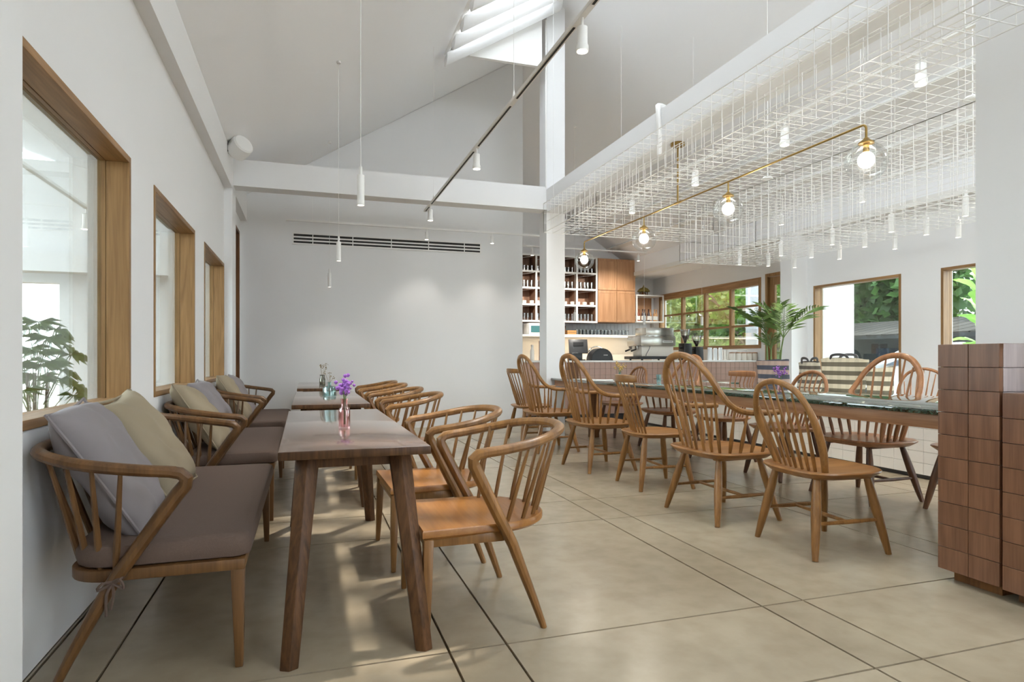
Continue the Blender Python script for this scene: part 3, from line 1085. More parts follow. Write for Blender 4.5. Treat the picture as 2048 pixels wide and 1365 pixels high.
# ------------------------------------------------------------------ left side: armchairs, tables, benches
def arm_chair():
    """low lounge dining chair, local front = +x, U shaped rail"""
    root = empty('curved_rail_armchair')
    # seat: straight front, round back
    pts = []
    for k in range(25):
        a = PI / 2 + PI * k / 24
        pts.append((-0.03 + 0.265 * math.cos(a), 0.265 * math.sin(a)))
    pts = [(0.29, 0.285)] + pts + [(0.29, -0.285)]
    pts = pts[::-1]
    mb = MB()
    z = 0.425
    pts = pts[::-1]
    c = lambda f, zz: [((x_ - 0.02) * f + 0.02, y_ * f, zz) for x_, y_ in pts]
    mb.loft([c(0.95, z - 0.04), c(1.0, z - 0.028), c(1.0, z - 0.006), c(0.985, z), c(0.7, z - 0.004), c(0.3, z - 0.01)])
    mb.build('seat', 'armseat', root, smooth=True)
    # rail
    rp = [(0.065, -0.318, 0.722), (-0.04, -0.322, 0.735), (-0.16, -0.312, 0.755), (-0.265, -0.255, 0.778), (-0.34, -0.145, 0.793), (-0.364, 0, 0.798)]
    rp = rp + [(x_, -y_, z_) for x_, y_, z_ in reversed(rp[:-1])]
    pts = bez(rp, 60)
    MB().tube(pts, 0.0205, 10, sx=1.1).build('back_rail', 'arm', root, smooth=True)
    for s in (-1, 1):
        # slanted arm post running into the rear leg
        post = [(0.03, s * 0.319, 0.727), (0.075, s * 0.317, 0.719), (0.095, s * 0.316, 0.70), (0.092, s * 0.314, 0.676), (0.075, s * 0.312, 0.64), (0.01, s * 0.304, 0.51), (-0.05, s * 0.295, 0.395), (-0.075, s * 0.292, 0.345), (-0.10, s * 0.293, 0.28), (-0.16, s * 0.302, 0.12), (-0.203, s * 0.31, 0.0)]
        MB().tube(post, [0.02, 0.022, 0.0235, 0.0245, 0.0245, 0.023, 0.023, 0.022, 0.021, 0.017, 0.0135], 10, sx=1.15).build('rear_leg', 'arm', root, smooth=True)
        MB().loft([[(0.265 + a * 0.02, s * 0.27 + b * 0.02, 0.39) for a, b in ((-1, -1), (1, -1), (1, 1), (-1, 1))],
                   [(0.272 + a * 0.018, s * 0.28 + b * 0.018, 0.2) for a, b in ((-1, -1), (1, -1), (1, 1), (-1, 1))],
                   [(0.278 + a * 0.012, s * 0.30 + b * 0.012, 0.0) for a, b in ((-1, -1), (1, -1), (1, 1), (-1, 1))]]).build('front_leg', 'arm', root, bevel=0.005)
        MB().bar((0.25, s * 0.25, 0.372), (-0.05, s * 0.25, 0.372), 0.022, 0.04).build('seat_rail', 'arm', root, bevel=0.003)
    MB().bar((0.265, -0.25, 0.372), (0.265, 0.25, 0.372), 0.022, 0.04).build('seat_rail', 'arm', root, bevel=0.003)
    for k in range(9):
        a = PI / 2 + PI * (k + 0.5) / 9
        p0 = (-0.03 + 0.235 * math.cos(a), 0.235 * math.sin(a), 0.42)
        p1 = (-0.105 + 0.26 * math.cos(a), 0.30 * math.sin(a), 0.755 + 0.032 * (-math.cos(a)))
        spindle(p0, p1, 0.0085, 0.0065, 0.0095, 0.3).build('spindle', 'arm', root, smooth=True)
    return root


AC = arm_chair()
AC['category'] = 'armchair'
acy = [2.71, 3.56, 5.18, 6.12, 7.13, 7.95]
acl = ['nearest low curved-rail wooden armchair, at the right side of the nearest dark table',
       'second nearest curved-rail armchair, sharing the nearest dark table',
       'third curved-rail armchair along the row, at the front of the middle table',
       'fourth curved-rail armchair along the row, at the back of the middle table',
       'fifth curved-rail armchair along the row, at the front of the farthest table',
       'farthest curved-rail armchair in the row, close to the white back wall']
for k, yy in enumerate(acy):
    xx = [0.715, 0.69, 0.69, 0.69, 0.69, 0.69][k]
    seat_at(AC, xx, yy, R(180 + [0, 1.5, -2, 1, 0, -1][k]), acl[k], 'armchair', 'armchairs along the dark tables')


def wood_table():
    root = empty('walnut_table')
    MB().box(-0.278, 0.278, -0.928, 0.928, 0.745, 0.757).build('table_top', 'walnut_top', root, bevel=0.0015)
    MB().box(-0.28, 0.28, -0.93, 0.93, 0.725, 0.7555).build('top_edge', 'walnut', root, bevel=0.002)
    for sx in (-1, 1):
        for sy in (-1, 1):
            top = Vector((sx * 0.175, sy * 0.80, 0.725))
            ft = Vector((sx * 0.24, sy * 0.99, 0.0))
            hx = lambda c, r: [(c[0] + r * math.cos(a) * 1.1, c[1] + r * math.sin(a), c[2]) for a in [PI / 6 + k * PI / 3 for k in range(6)]]
            MB().loft([hx(ft, 0.033), hx(ft.lerp(top, 0.5), 0.038), hx(top, 0.045)]).build('leg', 'walnut', root, bevel=0.003)
        MB().bar((sx * 0.175, -0.8, 0.70), (sx * 0.175, 0.8, 0.70), 0.03, 0.05).build('side_rail', 'walnut', root)
    for sy in (-1, 1):
        MB().bar((-0.175, sy * 0.8, 0.70), (0.175, sy * 0.8, 0.70), 0.03, 0.05).build('end_rail', 'walnut', root)
    return root


WT = wood_table()
WT['category'] = 'table'
for k, yy in enumerate((3.355, 5.74, 8.27)):
    seat_at(WT, 0.172, yy, R([0.4, 0, 0][k]), ['nearest dark walnut table in the row, with the purple flowers', 'middle dark walnut table in the row, with the pale blue bottle',
                                      'farthest dark walnut table in the row, before the white wall'][k], 'table', 'walnut tables in a row')
vase('flower_vase', 'pink glass vase of purple flowers on the nearest walnut table', (0.17, 3.13, 0.757), 0.145, 0.028, 0.016, 'pink', 'purple', 9, 0.085, 1, 0.014)
vase('flower_vase', 'round pale blue glass bottle on the middle walnut table', (0.185, 5.72, 0.757), 0.13, 0.058, 0.014, 'blue', 'dry', 4, 0.10, 2, 0.006)
vase('flower_vase', 'smoky glass jar of dried sprigs on the farthest walnut table', (0.17, 7.75, 0.757), 0.14, 0.034, 0.026, 'amber', 'dry', 6, 0.13, 5, 0.008)

BL = 1.66


def bench():
    """wall bench, back towards -x, length along y"""
    root = empty('wall_bench')
    L = BL / 2
    # seat frame with rounded back corners
    pts = [(0.305, -L + 0.02), (0.305, L - 0.02)]
    for k in range(9):
        a = PI / 2 * k / 8
        pts.append((-0.12 - 0.14 * math.sin(a), L - 0.02 - 0.14 * (1 - math.cos(a))))
    for k in range(9):
        a = PI / 2 * k / 8
        pts.append((-0.26 + 0.14 * (1 - math.cos(a)), -L + 0.16 - 0.14 * math.sin(a)))
    MB().prism(pts, 0.345, 0.385).build('seat_frame', 'bench', root, bevel=0.006)
    cu = MB()
    nx, ny = 14, 40
    cx0, cx1, cy0, cy1 = -0.245, 0.325, -L + 0.02, L - 0.02
    top, bot = [], []
    random.seed(7)

    def rr(u, v):
        # rounded rectangle edge distance
        dx = min(u - cx0, cx1 - u)
        dy = min(v - cy0, cy1 - v)
        return dx, dy
    rings = []
    for zz, ins in ((0.388, 0.02), (0.395, 0.006), (0.415, 0.0), (0.445, 0.0), (0.462, 0.008), (0.470, 0.024), (0.473, 0.05), (0.475, 0.15)):
        ring = []
        rc = 0.05
        X0, X1, Y0, Y1 = cx0 + ins, cx1 - ins, cy0 + ins, cy1 - ins
        for (cxx, cyy, a0) in ((X1 - rc, Y1 - rc, 0), (X0 + rc * 2.4, Y1 - rc * 2.4, 90), (X0 + rc * 2.4, Y0 + rc * 2.4, 180), (X1 - rc, Y0 + rc, 270)):
            r_ = rc if a0 in (0, 270) else rc * 2.4
            for k in range(7):
                a = R(a0 + 90 * k / 6)
                ring.append((cxx + r_ * math.cos(a), cyy + r_ * math.sin(a), zz))
        rings.append(ring)
    cu.loft(rings)
    c_ = cu.build('seat_cushion', 'cushion', root, smooth=True)
    for s in (-1, 1):
        # cushion ties
        tb = MB()
        y_ = lambda d_: s * (L + d_)
        for q in range(2):
            tb.tube(bez([(-0.095, y_(0.026), 0.36), (-0.07 - 0.05 * q, y_(0.045), 0.372 - 0.01 * q), (-0.06 - 0.075 * q, y_(0.04), 0.34), (-0.095, y_(0.026), 0.355)], 9), 0.0045, 5)
            tb.tube(bez([(-0.095, y_(0.028), 0.355), (-0.09 - 0.02 * q, y_(0.036), 0.32), (-0.10 - 0.012 * q, y_(0.03), 0.27 - 0.02 * q)], 6), 0.0045, 5)
        tb.tube([(-0.095 + 0.03 * math.cos(a), y_(-0.002) + 0.028 * math.sin(a), 0.352 + 0.02 * math.cos(a)) for a in [2 * PI * k / 10 for k in range(10)]], 0.0065, 6, closed=True)
        tb.build('tie', 'cushion', c_, smooth=True)
    # rail: along the wall with arms at both ends
    rp = [(0.085, -L + 0.005, 0.707), (-0.05, -L - 0.018, 0.726), (-0.2, -L - 0.01, 0.75), (-0.325, -L + 0.07, 0.775), (-0.372, -L + 0.22, 0.782), (-0.376, -L + 0.5, 0.783), (-0.376, 0, 0.783)]
    rp = rp + [(x_, -y_, z_) for x_, y_, z_ in reversed(rp[:-1])]
    MB().tube(bez(rp, 96), 0.0205, 10, sx=1.1).build('back_rail', 'bench', root, smooth=True)
    for s in (-1, 1):
        yy_ = lambda d_: s * (L + d_)
        post = [(0.055, yy_(-0.003), 0.712), (0.10, yy_(-0.005), 0.702), (0.119, yy_(-0.006), 0.684), (0.114, yy_(-0.007), 0.66), (0.09, yy_(-0.007), 0.63), (0.0, yy_(-0.005), 0.50), (-0.085, yy_(-0.002), 0.375), (-0.112, yy_(0.001), 0.33), (-0.155, yy_(0.008), 0.25), (-0.22, yy_(0.02), 0.12), (-0.275, yy_(0.03), 0.0)]
        MB().tube(post, [0.02, 0.022, 0.0235, 0.0245, 0.0245, 0.023, 0.023, 0.022, 0.021, 0.017, 0.0135], 10, sx=1.15).build('rear_leg', 'bench', root, smooth=True)
        MB().loft([[(0.278 + a * 0.024, s * (L - 0.05) + b * 0.024, 0.36) for a, b in ((-1, -1), (1, -1), (1, 1), (-1, 1))],
                   [(0.282 + a * 0.019, s * (L - 0.04) + b * 0.019, 0.18) for a, b in ((-1, -1), (1, -1), (1, 1), (-1, 1))],
                   [(0.285 + a * 0.014, s * (L - 0.03) + b * 0.014, 0.0) for a, b in ((-1, -1), (1, -1), (1, 1), (-1, 1))]]).build('front_leg', 'bench', root, bevel=0.005)
        for k, (xb_, xt, zt, db, dt) in enumerate(((-0.10, -0.075, 0.72, 0.03, -0.016), (-0.15, -0.16, 0.735, 0.05, -0.012), (-0.19, -0.24, 0.75, 0.08, 0.012), (-0.22, -0.305, 0.765, 0.12, 0.06))):
            spindle((xb_, s * (L - db), 0.37), (xt, s * (L - dt), zt), 0.0095, 0.007, 0.011, 0.3).build('spindle', 'bench', root, smooth=True)
    for k in range(11):
        yy = -L + 0.22 + (2 * L - 0.44) * k / 10
        spindle((-0.235, yy, 0.37), (-0.374, yy, 0.775), 0.0095, 0.007, 0.011, 0.3).build('spindle', 'bench', root, smooth=True)
    return root


BN = bench()
BN['category'] = 'bench'
for k, yy in enumerate((3.235, 5.335, 7.435)):
    seat_at(BN, -0.515, yy, 0, ['nearest wall bench with brown seat pad and two big cushions', 'middle wall bench with brown seat pad under the second window',
                                'farthest wall bench with brown seat pad near the dark door'][k], 'bench', 'benches along the left wall')


def pillow_mesh(size, thick, seed):
    random.seed(seed)
    n = 22
    vs, fs = [], []
    ph = [random.uniform(0, 6) for _ in range(6)]
    for side in (1, -1):
        for i in range(n + 1):
            for j in range(n + 1):
                u, v = -1 + 2 * i / n, -1 + 2 * j / n
                h = ((1 - u ** 4) * (1 - v ** 4)) ** 0.55
                pin = 1 - 0.06 * (1 - abs(u) ** 2) * abs(v) ** 4
                pin2 = 1 - 0.06 * (1 - abs(v) ** 2) * abs(u) ** 4
                wr = 0.012 * math.sin(5 * u + ph[0] + 2 * v) * math.sin(4 * v + ph[1]) + 0.006 * math.sin(9 * (u - v) + ph[2])
                ed = max(abs(u), abs(v))
                x_ = u * size / 2 * pin2 + 0.012 * math.sin(2.3 * v + ph[3]) * ed
                y_ = v * size / 2 * pin + 0.012 * math.sin(2.1 * u + ph[4]) * ed
                z_ = side * (h * thick / 2 + wr * h * 0.9) + (0.02 * math.sin(1.6 * u + ph[5]) * math.cos(1.4 * v))
                vs.append((x_, y_, z_))
    N = (n + 1) ** 2
    for s in (0, 1):
        for i in range(n):
            for j in range(n):
                a = s * N + i * (n + 1) + j
                q = (a, a + n + 1, a + n + 2, a + 1)
                fs.append(q if s == 0 else q[::-1])
    mb = MB()
    mb.add(vs, fs)
    # piped flange
    return mb


def pillow(label, mat, loc, rot, size=0.47, thick=0.15, seed=1):
    mb = pillow_mesh(size, thick, seed)
    me = mb.mesh('pillow')
    bm = bmesh.new(); bm.from_mesh(me)
    bmesh.ops.remove_doubles(bm, verts=bm.verts, dist=0.0008)
    bm.to_mesh(me); bm.free()
    for p in me.polygons:
        p.use_smooth = True
    me.materials.append(M[mat])
    o = bpy.data.objects.new('pillow', me)
    COL.objects.link(o)
    o.location = loc
    o.rotation_euler = rot
    tag(o, label, 'cushion', 'scatter cushions on the benches')
    # narrow seam round the edge
    sm_ = MB()
    loop = []
    for k in range(44):
        t_ = k / 11.0
        s_ = int(t_) % 4
        f = -1 + 2 * (t_ - int(t_))
        u, v = ((f, -1), (1, f), (-f, 1), (-1, -f))[s_]
        pin = 1 - 0.06 * (1 - abs(u) ** 2) * abs(v) ** 4
        pin2 = 1 - 0.06 * (1 - abs(v) ** 2) * abs(u) ** 4
        loop.append((u * size / 2 * pin2 * 1.01, v * size / 2 * pin * 1.01, 0.0))
    sm_.tube(loop, 0.006, 5, closed=True)
    sm_.build('piping', mat, o, smooth=True)
    return o


# pillows lean on the back rail (wall on the -x side); local z is the face normal
def lean(y, tilt, spin, turn, x=-0.675, z=0.665):
    m_ = Matrix.Rotation(R(turn), 4, 'Z') @ Matrix.Rotation(R(tilt), 4, 'Y') @ Matrix.Rotation(R(spin), 4, 'Z')
    return (x, y, z), m_.to_euler()


pl = [('mauve-grey cushion at the near end of the nearest bench', 'pillow_grey', 2.76, 58, 3, 4, -0.705, 0.685, 0.55),
      ('khaki cushion behind the grey one on the nearest bench', 'pillow_beige', 3.36, 57, 4, -3, -0.705, 0.69, 0.55),
      ('khaki cushion at the near end of the middle bench', 'pillow_beige', 4.84, 58, -4, 3, -0.70, 0.685, 0.53),
      ('mauve-grey cushion on the middle bench', 'pillow_grey', 5.40, 58, 3, 0, -0.70, 0.685, 0.53),
      ('khaki cushion on the farthest bench', 'pillow_beige', 6.95, 58, -3, 3, -0.70, 0.685, 0.53),
      ('mauve-grey cushion on the farthest bench', 'pillow_grey', 7.5, 58, 2, 0, -0.70, 0.68, 0.52)]
for k, (lb, mt, yy, ti, sp_, tu, xx, zz, sz) in enumerate(pl):
    loc, rot = lean(yy, ti, sp_, tu, xx, zz)
    pillow(lb, mt, loc, rot, sz, 0.17, seed=20 + k)


# ------------------------------------------------------------------ brown tiled block (cash desk)
def tile_face(parent, mesh, x, y0, ny, wy_, z0, nz, hz_, name='tile', skip=None):
    for i in range(ny):
        for j in range(nz):
            inst(name, mesh, parent, (x, y0 + (i + 0.5) * wy_, z0 + (j + 0.5) * hz_))


BW, BH = 0.1435, 0.111
bk = thing('tiled_desk', 'tall block clad in brown wooden tiles at the right edge', 'counter', (3.0, 2.03, 0))
MB().box(0.012, 0.62, 0.004, 2 * BW - 0.004, 0.055, 1.165 - 0.012).build('core', 'dark', bk)
MB().box(0.05, 0.60, 0.03, 2 * BW - 0.03, 0.0, 0.055).build('plinth', 'dark_teak', bk)
tm = MB().box(-0.012, 0.012, -BW / 2 + 0.0012, BW / 2 - 0.0012, -BH / 2 + 0.0012, BH / 2 - 0.0012).mesh('tile', bevel=0.001, bseg=1)
tm.materials.append(M['block'])
tile_face(bk, tm, 0.0, 0.0, 2, BW, 0.055, 10, BH)
tf = MB().box(-BW / 2 + 0.0012, BW / 2 - 0.0012, -0.012, 0.012, -BH / 2 + 0.0012, BH / 2 - 0.0012).mesh('tile', bevel=0.001, bseg=1)
tf.materials.append(M['block'])
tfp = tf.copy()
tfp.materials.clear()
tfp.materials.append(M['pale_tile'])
for i in range(4):
    for j in range(10):
        inst('tile', tfp, bk, (0.0125 + (i + 0.5) * BW, 0.0125, 0.055 + (j + 0.5) * BH))
        inst('tile', tf, bk, (-0.012 + (i + 0.5) * BW, 2 * BW - 0.004, 0.055 + (j + 0.5) * BH))
tt = MB().box(-BW / 2 + 0.0012, BW / 2 - 0.0012, -BW / 2 + 0.0012, BW / 2 - 0.0012, -0.012, 0.012).mesh('tile', bevel=0.001, bseg=1)
tt.materials.append(M['block'])
for i in range(4):
    for j in range(2):
        inst('tile', tt, bk, (-0.012 + (i + 0.5) * BW, (j + 0.5) * BW, 1.165 - 0.012))
LH = 0.94
lo = thing('low_tiled_desk', 'lower brown wooden tiled desk in front of the tall block', 'counter', (3.0, 1.015, 0))
MB().box(0.012, 0.62, 0.0, 7 * BW - 0.006, 0.05, LH - 0.02).build('core', 'dark', lo)
MB().box(0.05, 0.60, 0.03, 7 * BW - 0.03, 0.0, 0.05).build('plinth', 'dark_teak', lo)
tile_face(lo, tm, 0.0, 0.0, 7, BW, 0.05, 8, BH)
for i in range(4):
    for j in range(7):
        inst('tile', tt, lo, (-0.012 + (i + 0.5) * BW, (j + 0.5) * BW, LH - 0.012))
    for j in range(8):
        inst('tile', tf, lo, (-0.012 + (i + 0.5) * BW, -0.008, 0.05 + (j + 0.5) * BH))

# ------------------------------------------------------------------ low white tiled divider with bags
PX, PZ0, PZ1 = 5.3, 0.04, 0.67
PW = 0.105
dv = thing('tiled_divider', 'low white tiled divider running behind the far row of chairs', 'divider', (PX, 3.2, 0))
MB().box(0.012, 0.64, 0.0, 6.2, PZ0, PZ1 - 0.012).build('core', 'light_grout', dv)
MB().box(0.03, 0.58, 0.04, 6.15, 0.0, PZ0).build('plinth', 'darkgrey', dv)
wt = MB().box(-0.012, 0.012, -0.075 + 0.0012, 0.075 - 0.0012, -PW / 2 + 0.0012, PW / 2 - 0.0012).mesh('tile')
wt.materials.append(M['white_tile'])
for i in range(30):
    for j in range(6):
        inst('tile', wt, dv, (0.0, (i + 0.5) * 0.15, PZ0 + (j + 0.5) * PW))
st = MB()
for i in range(30, 41):
    for j in range(6):
        st.box(-0.012, 0.012, i * 0.15 + 0.0012, (i + 1) * 0.15 - 0.0012, PZ0 + j * PW + 0.0012, PZ0 + (j + 1) * PW - 0.0012)
tag(st.build('far_tiles', 'white_tile', dv), kind='stuff')
MB().box(-0.012, 0.652, -0.012, 6.2, PZ1 - 0.012, PZ1).build('coping', 'white_paint', dv)
ct = MB().box(-0.07, 0.07, -0.072, 0.072, -0.045, 0.045).mesh('coping_tile')
ct.materials.append(M['green_tile'])
ct2 = ct.copy()
ct2.materials.clear()
ct2.materials.append(M['white_tile'])
for i in range(12):
    for j in range(2):
        inst('coping_tile', ct if (i + j) % 2 else ct2, dv, (0.08 + j * 0.145, 4.05 + i * 0.147, PZ1 + 0.046))


def bag(name, label, mat, loc, rz, wb, wt_, db, h, seed, handles=True):
    """soft cloth tote, wide side along local y"""
    random.seed(seed)
    b_ = thing(name, label, 'bag', loc, rz)
    rings = []
    for q in range(9):
        f = q / 8
        w_ = wb + (wt_ - wb) * f
        d_ = db * (1 - 0.35 * f)
        r = []
        for k in range(28):
            a = 2 * PI * k / 28
            c, s = math.cos(a), math.sin(a)
            xx = d_ / 2 * math.copysign(abs(c) ** 0.6, c)
            yy = w_ / 2 * math.copysign(abs(s) ** 0.6, s)
            xx += 0.012 * math.sin(5 * f + seed + 3 * s)
            r.append((xx, yy, h * f + (0.012 * math.sin(3 * s + seed) if q == 8 else 0)))
        rings.append(r)
    inner = [[(x_ * 0.93, y_ * 0.96, z_) for x_, y_, z_ in rings[8]], [(x_ * 0.93, y_ * 0.96, z_ - 0.05) for x_, y_, z_ in rings[8]]]
    MB().loft(rings + inner).build('cloth_body', mat, b_, smooth=True)
    if handles:
        for s in (-1, 1):
            MB().tube(bez([(s * db * 0.28, -wt_ * 0.2, h - 0.02), (s * db * 0.33, -wt_ * 0.16, h + 0.03), (s * db * 0.38, 0, h + 0.045), (s * db * 0.33, wt_ * 0.16, h + 0.03), (s * db * 0.28, wt_ * 0.2, h - 0.02)], 16), 0.008, 6, sx=2.0).build('handle', 'darkgrey', b_, smooth=True)
    return b_


bag('tote_bag', 'large olive and cream check tote bag on the white divider', 'bag_olive', (PX + 0.28, 5.42, PZ1), R(6), 0.42, 0.56, 0.24, 0.42, 1)
bag('tote_bag', 'small dark check tote bag between the planter bag and the large tote', 'bag_dark', (PX + 0.38, 6.02, PZ1), R(-8), 0.28, 0.32, 0.2, 0.38, 2)
bag('tote_bag', 'olive check tote bag leaning beside the large tote on the divider', 'bag_olive', (PX + 0.30, 4.98, PZ1), R(25), 0.22, 0.26, 0.22, 0.33, 4, False)
bag('planter_bag', 'blue and pink check bag holding the potted palm', 'bag_blue', (PX + 0.28, 6.52, PZ1), R(0), 0.40, 0.50, 0.26, 0.40, 3, False)
o = MB().loft([[(0.16 * math.cos(a) * (1 + 0.1 * math.sin(3 * a)) * f, 0.2 * math.sin(a) * f, z_) for a in [2 * PI * k / 20 for k in range(20)]] for f, z_ in ((0.8, 0), (1, 0.02), (0.95, 0.05), (0.6, 0.075), (0.1, 0.08))]).build('folded_cloth', 'navy', smooth=True)
o.location = (6.62, 5.5, SZ)
tag(o, 'navy cloth folded on the chair by the right wall', 'cloth')
dt = thing('side_table', 'small wooden side table below the right wall windows', 'table', (6.95, 4.75, 0))
MB().box(-0.3, 0.3, -0.3, 0.3, 0.90, 0.93).build('table_top', 'apron', dt, bevel=0.003)
MB().lathe([(0.2, 0), (0.2, 0.02), (0.03, 0.04), (0.03, 0.9)], (0, 0, 0), 16).build('pedestal', 'white_metal', dt, smooth=True)


# ------------------------------------------------------------------ palms
def frond_mesh(L, n, wl, droop=0.5, seed=0, ll=None):
    """feather frond growing along +x, rachis arching down"""
    random.seed(seed)
    mb = MB()
    P = lambda t: Vector((L * t * (1 - 0.12 * t), 0, L * 0.35 * t - droop * L * t * t))
    mb.tube([P(k / 10) for k in range(11)], [0.006 - 0.0045 * k / 10 for k in range(11)], 5)
    ll = ll or L * 0.36
    for k in range(n):
        t_ = 0.18 + 0.8 * k / (n - 1)
        for s in (-1, 1):
            b = P(t_)
            l = ll * (0.55 + 0.9 * math.sin(PI * min(1, t_ * 0.95 + 0.05)) * 0.6) * random.uniform(0.85, 1.1)
            d_ = Vector((0.62, s * 0.78, random.uniform(0.0, 0.3))).normalized()
            tip = b + d_ * l + Vector((0, 0, -0.22 * l))
            mid = b + d_ * l * 0.5 + Vector((0, 0, 0.02 * l))
            sd = Vector((0.75, -s * 0.6, 0)) * wl
            mb.add([b, mid + sd, tip, mid - sd], [(0, 1, 2), (0, 2, 3)])
    return mb


def palm(name, label, loc, stems, seed, scale=1.0):
    random.seed(seed)
    p = thing(name, label, 'plant', loc)
    for (dx, dy, h, lean_x, lean_y, nf, L) in stems:
        top = Vector((dx + lean_x, dy + lean_y, h))
        MB().tube(bez([(dx, dy, 0), (dx + lean_x * 0.3, dy + lean_y * 0.3, h * 0.5), top], 8), [0.012] * 5 + [0.009] * 4, 7).build('stem', 'stem', p, smooth=True)
        for k in range(nf):
            a = 2 * PI * k / nf + random.uniform(-0.4, 0.4)
            me = frond_mesh(L * random.uniform(0.8, 1.1), 13, 0.0045 * scale, random.uniform(0.2, 0.5), random.randint(0, 999)).mesh('frond')
            me.materials.append(M['palm'])
            inst('frond', me, p, top, (0, random.uniform(-1.1, -0.45), a))
    return p


palm('potted_palm', 'feathery green palm standing in the blue check bag', (PX + 0.28, 6.52, PZ1 + 0.33), [(0.0, 0.1, 0.40, 0.03, 0.06, 6, 0.56), (0.02, -0.1, 0.34, -0.02, -0.08, 6, 0.6), (-0.03, 0.0, 0.2, 0.0, 0.0, 4, 0.3)], 5)


def fan_mesh(r, n, seed):
    random.seed(seed)
    mb = MB()
    for k in range(n):
        a = R(-105 + 210 * k / (n - 1))
        d_ = Vector((math.cos(a), math.sin(a), 0))
        s_ = Vector((-math.sin(a), math.cos(a), 0)) * 0.007
        l = r * random.uniform(0.85, 1.05)
        mb.add([(0, 0, 0), d_ * l * 0.55 + s_ + Vector((0, 0, 0.03)), d_ * l + Vector((0, 0, -0.12 * r)), d_ * l * 0.55 - s_ + Vector((0, 0, 0.03))], [(0, 1, 2), (0, 2, 3)])
    return mb


def fan_palm(name, label, loc, h, n, r, seed):
    random.seed(seed)
    p = thing(name, label, 'plant', loc)
    MB().lathe([(0.14, 0), (0.19, 0.3), (0.2, 0.32), (0.17, 0.32), (0.16, 0.28), (0.01, 0.27)], (0, 0, 0), 20, cap=False).build('pot', 'ceramic', p, smooth=True)
    for q in range(3):
        dx, dy = 0.06 * math.cos(q * 2.1), 0.06 * math.sin(q * 2.1)
        MB().tube([(dx, dy, 0.25), (dx * 1.5, dy * 1.5, h * 0.8)], 0.016, 7).build('cane', 'bark', p, smooth=True)
    for k in range(n):
        a = 2 * PI * k * 0.381 + random.uniform(-0.3, 0.3)
        zz = 0.5 + (h - 0.5) * (k + 1) / n
        out = 0.12 + 0.2 * random.random()
        p1 = Vector((out * math.cos(a), out * math.sin(a), zz + 0.22))
        MB().tube([(0.05 * math.cos(a), 0.05 * math.sin(a), zz - 0.1), p1], 0.005, 5).build('leaf_stalk', 'stem', p)
        me = fan_mesh(r, 9, k + seed).mesh('fan_leaf')
        me.materials.append(M['palm'])
        inst('fan_leaf', me, p, p1, (0, R(random.uniform(15, 55)), a))
    return p


# ------------------------------------------------------------------ brass four-globe lamp
LX, LZ = 3.285, 2.545
GY = [3.02, 4.36, 5.72, 7.18]
lamp = thing('globe_chandelier', 'brass bar lamp with four clear glass globes over the marble table', 'lamp', (LX, 5.1, 0))
y0, y1 = GY[0] - 5.1, GY[3] - 5.1
rod = [(0, y0, LZ - 0.09)] + [(0, y0 + 0.03 - 0.03 * math.cos(a), LZ - 0.03 + 0.03 * math.sin(a)) for a in [PI / 2 * q / 6 for q in range(7)]]
rod += [(0, y1 - 0.03 + 0.03 * math.sin(a), LZ - 0.03 + 0.03 * math.cos(a)) for a in [PI / 2 * q / 6 for q in range(7)]] + [(0, y1, LZ - 0.09)]
MB().tube(rod, 0.0075, 10).build('rod', 'brass', lamp, smooth=True)
MB().lathe([(0.008, LZ), (0.008, 3.08)], (0, 0, 0), 10).build('stem', 'brass', lamp, smooth=True)
MB().lathe([(0.06, 3.07), (0.065, 3.075), (0.065, 3.1)], (0, 0, 0), 20).build('canopy', 'brass', lamp, smooth=True)
MB().tube([(0, -0.05, LZ), (0, 0.05, LZ)], 0.012, 10).build('collar', 'brass', lamp, smooth=True)
for k, gy in enumerate(GY):
    yy = gy - 5.1
    zc = LZ - 0.235
    if 0 < k < 3:
        MB().lathe([(0.0065, zc + 0.13), (0.0065, LZ)], (0, yy, 0), 8).build('drop', 'brass', lamp, smooth=True)
    MB().lathe([(0.045, zc + 0.112), (0.045, zc + 0.12), (0.02, zc + 0.14), (0.012, zc + 0.15)], (0, yy, 0), 18).build('cap', 'brass', lamp, smooth=True)
    prof = [(0.122 * math.sin(a), zc - 0.122 * math.cos(a)) for a in [PI * (0.02 + 0.86 * q / 18) for q in range(19)]]
    MB().lathe(prof, (0, yy, 0), 28, cap=False).build('globe', 'clear', lamp, smooth=True)
    MB().lathe([(0.018, zc + 0.06), (0.018, zc + 0.115)], (0, yy, 0), 12).build('socket', 'brass', lamp, smooth=True)
    bprof = [(0.048 * math.sin(PI * q / 12) + 0.0005, zc + 0.012 - 0.05 * math.cos(PI * q / 12)) for q in range(13)]
    MB().lathe(bprof, (0, yy, 0), 18, cap=False).build('bulb', 'bulb', lamp, smooth=True)
    gl_ = bpy.data.lights.new('globe_light', 'POINT')
    gl_.energy = 3
    gl_.color = (1, 0.92, 0.8)
    gl_.shadow_soft_size = 0.06
    go_ = bpy.data.objects.new('globe_light', gl_)
    COL.objects.link(go_)
    go_.location = (LX, gy, zc - 0.06)


LAMP = 0.6


def spot(name, loc, target, power, size=70, r=0.03, col=(1, 0.93, 0.83)):
    d_ = bpy.data.lights.new(name, 'SPOT')
    d_.energy = power * LAMP
    d_.spot_size = R(size)
    d_.spot_blend = 0.7
    d_.shadow_soft_size = r
    d_.color = col
    o_ = bpy.data.objects.new(name, d_)
    COL.objects.link(o_)
    o_.location = loc
    o_.rotation_euler = (Vector(target) - Vector(loc)).to_track_quat('-Z', 'Y').to_euler()
    return o_


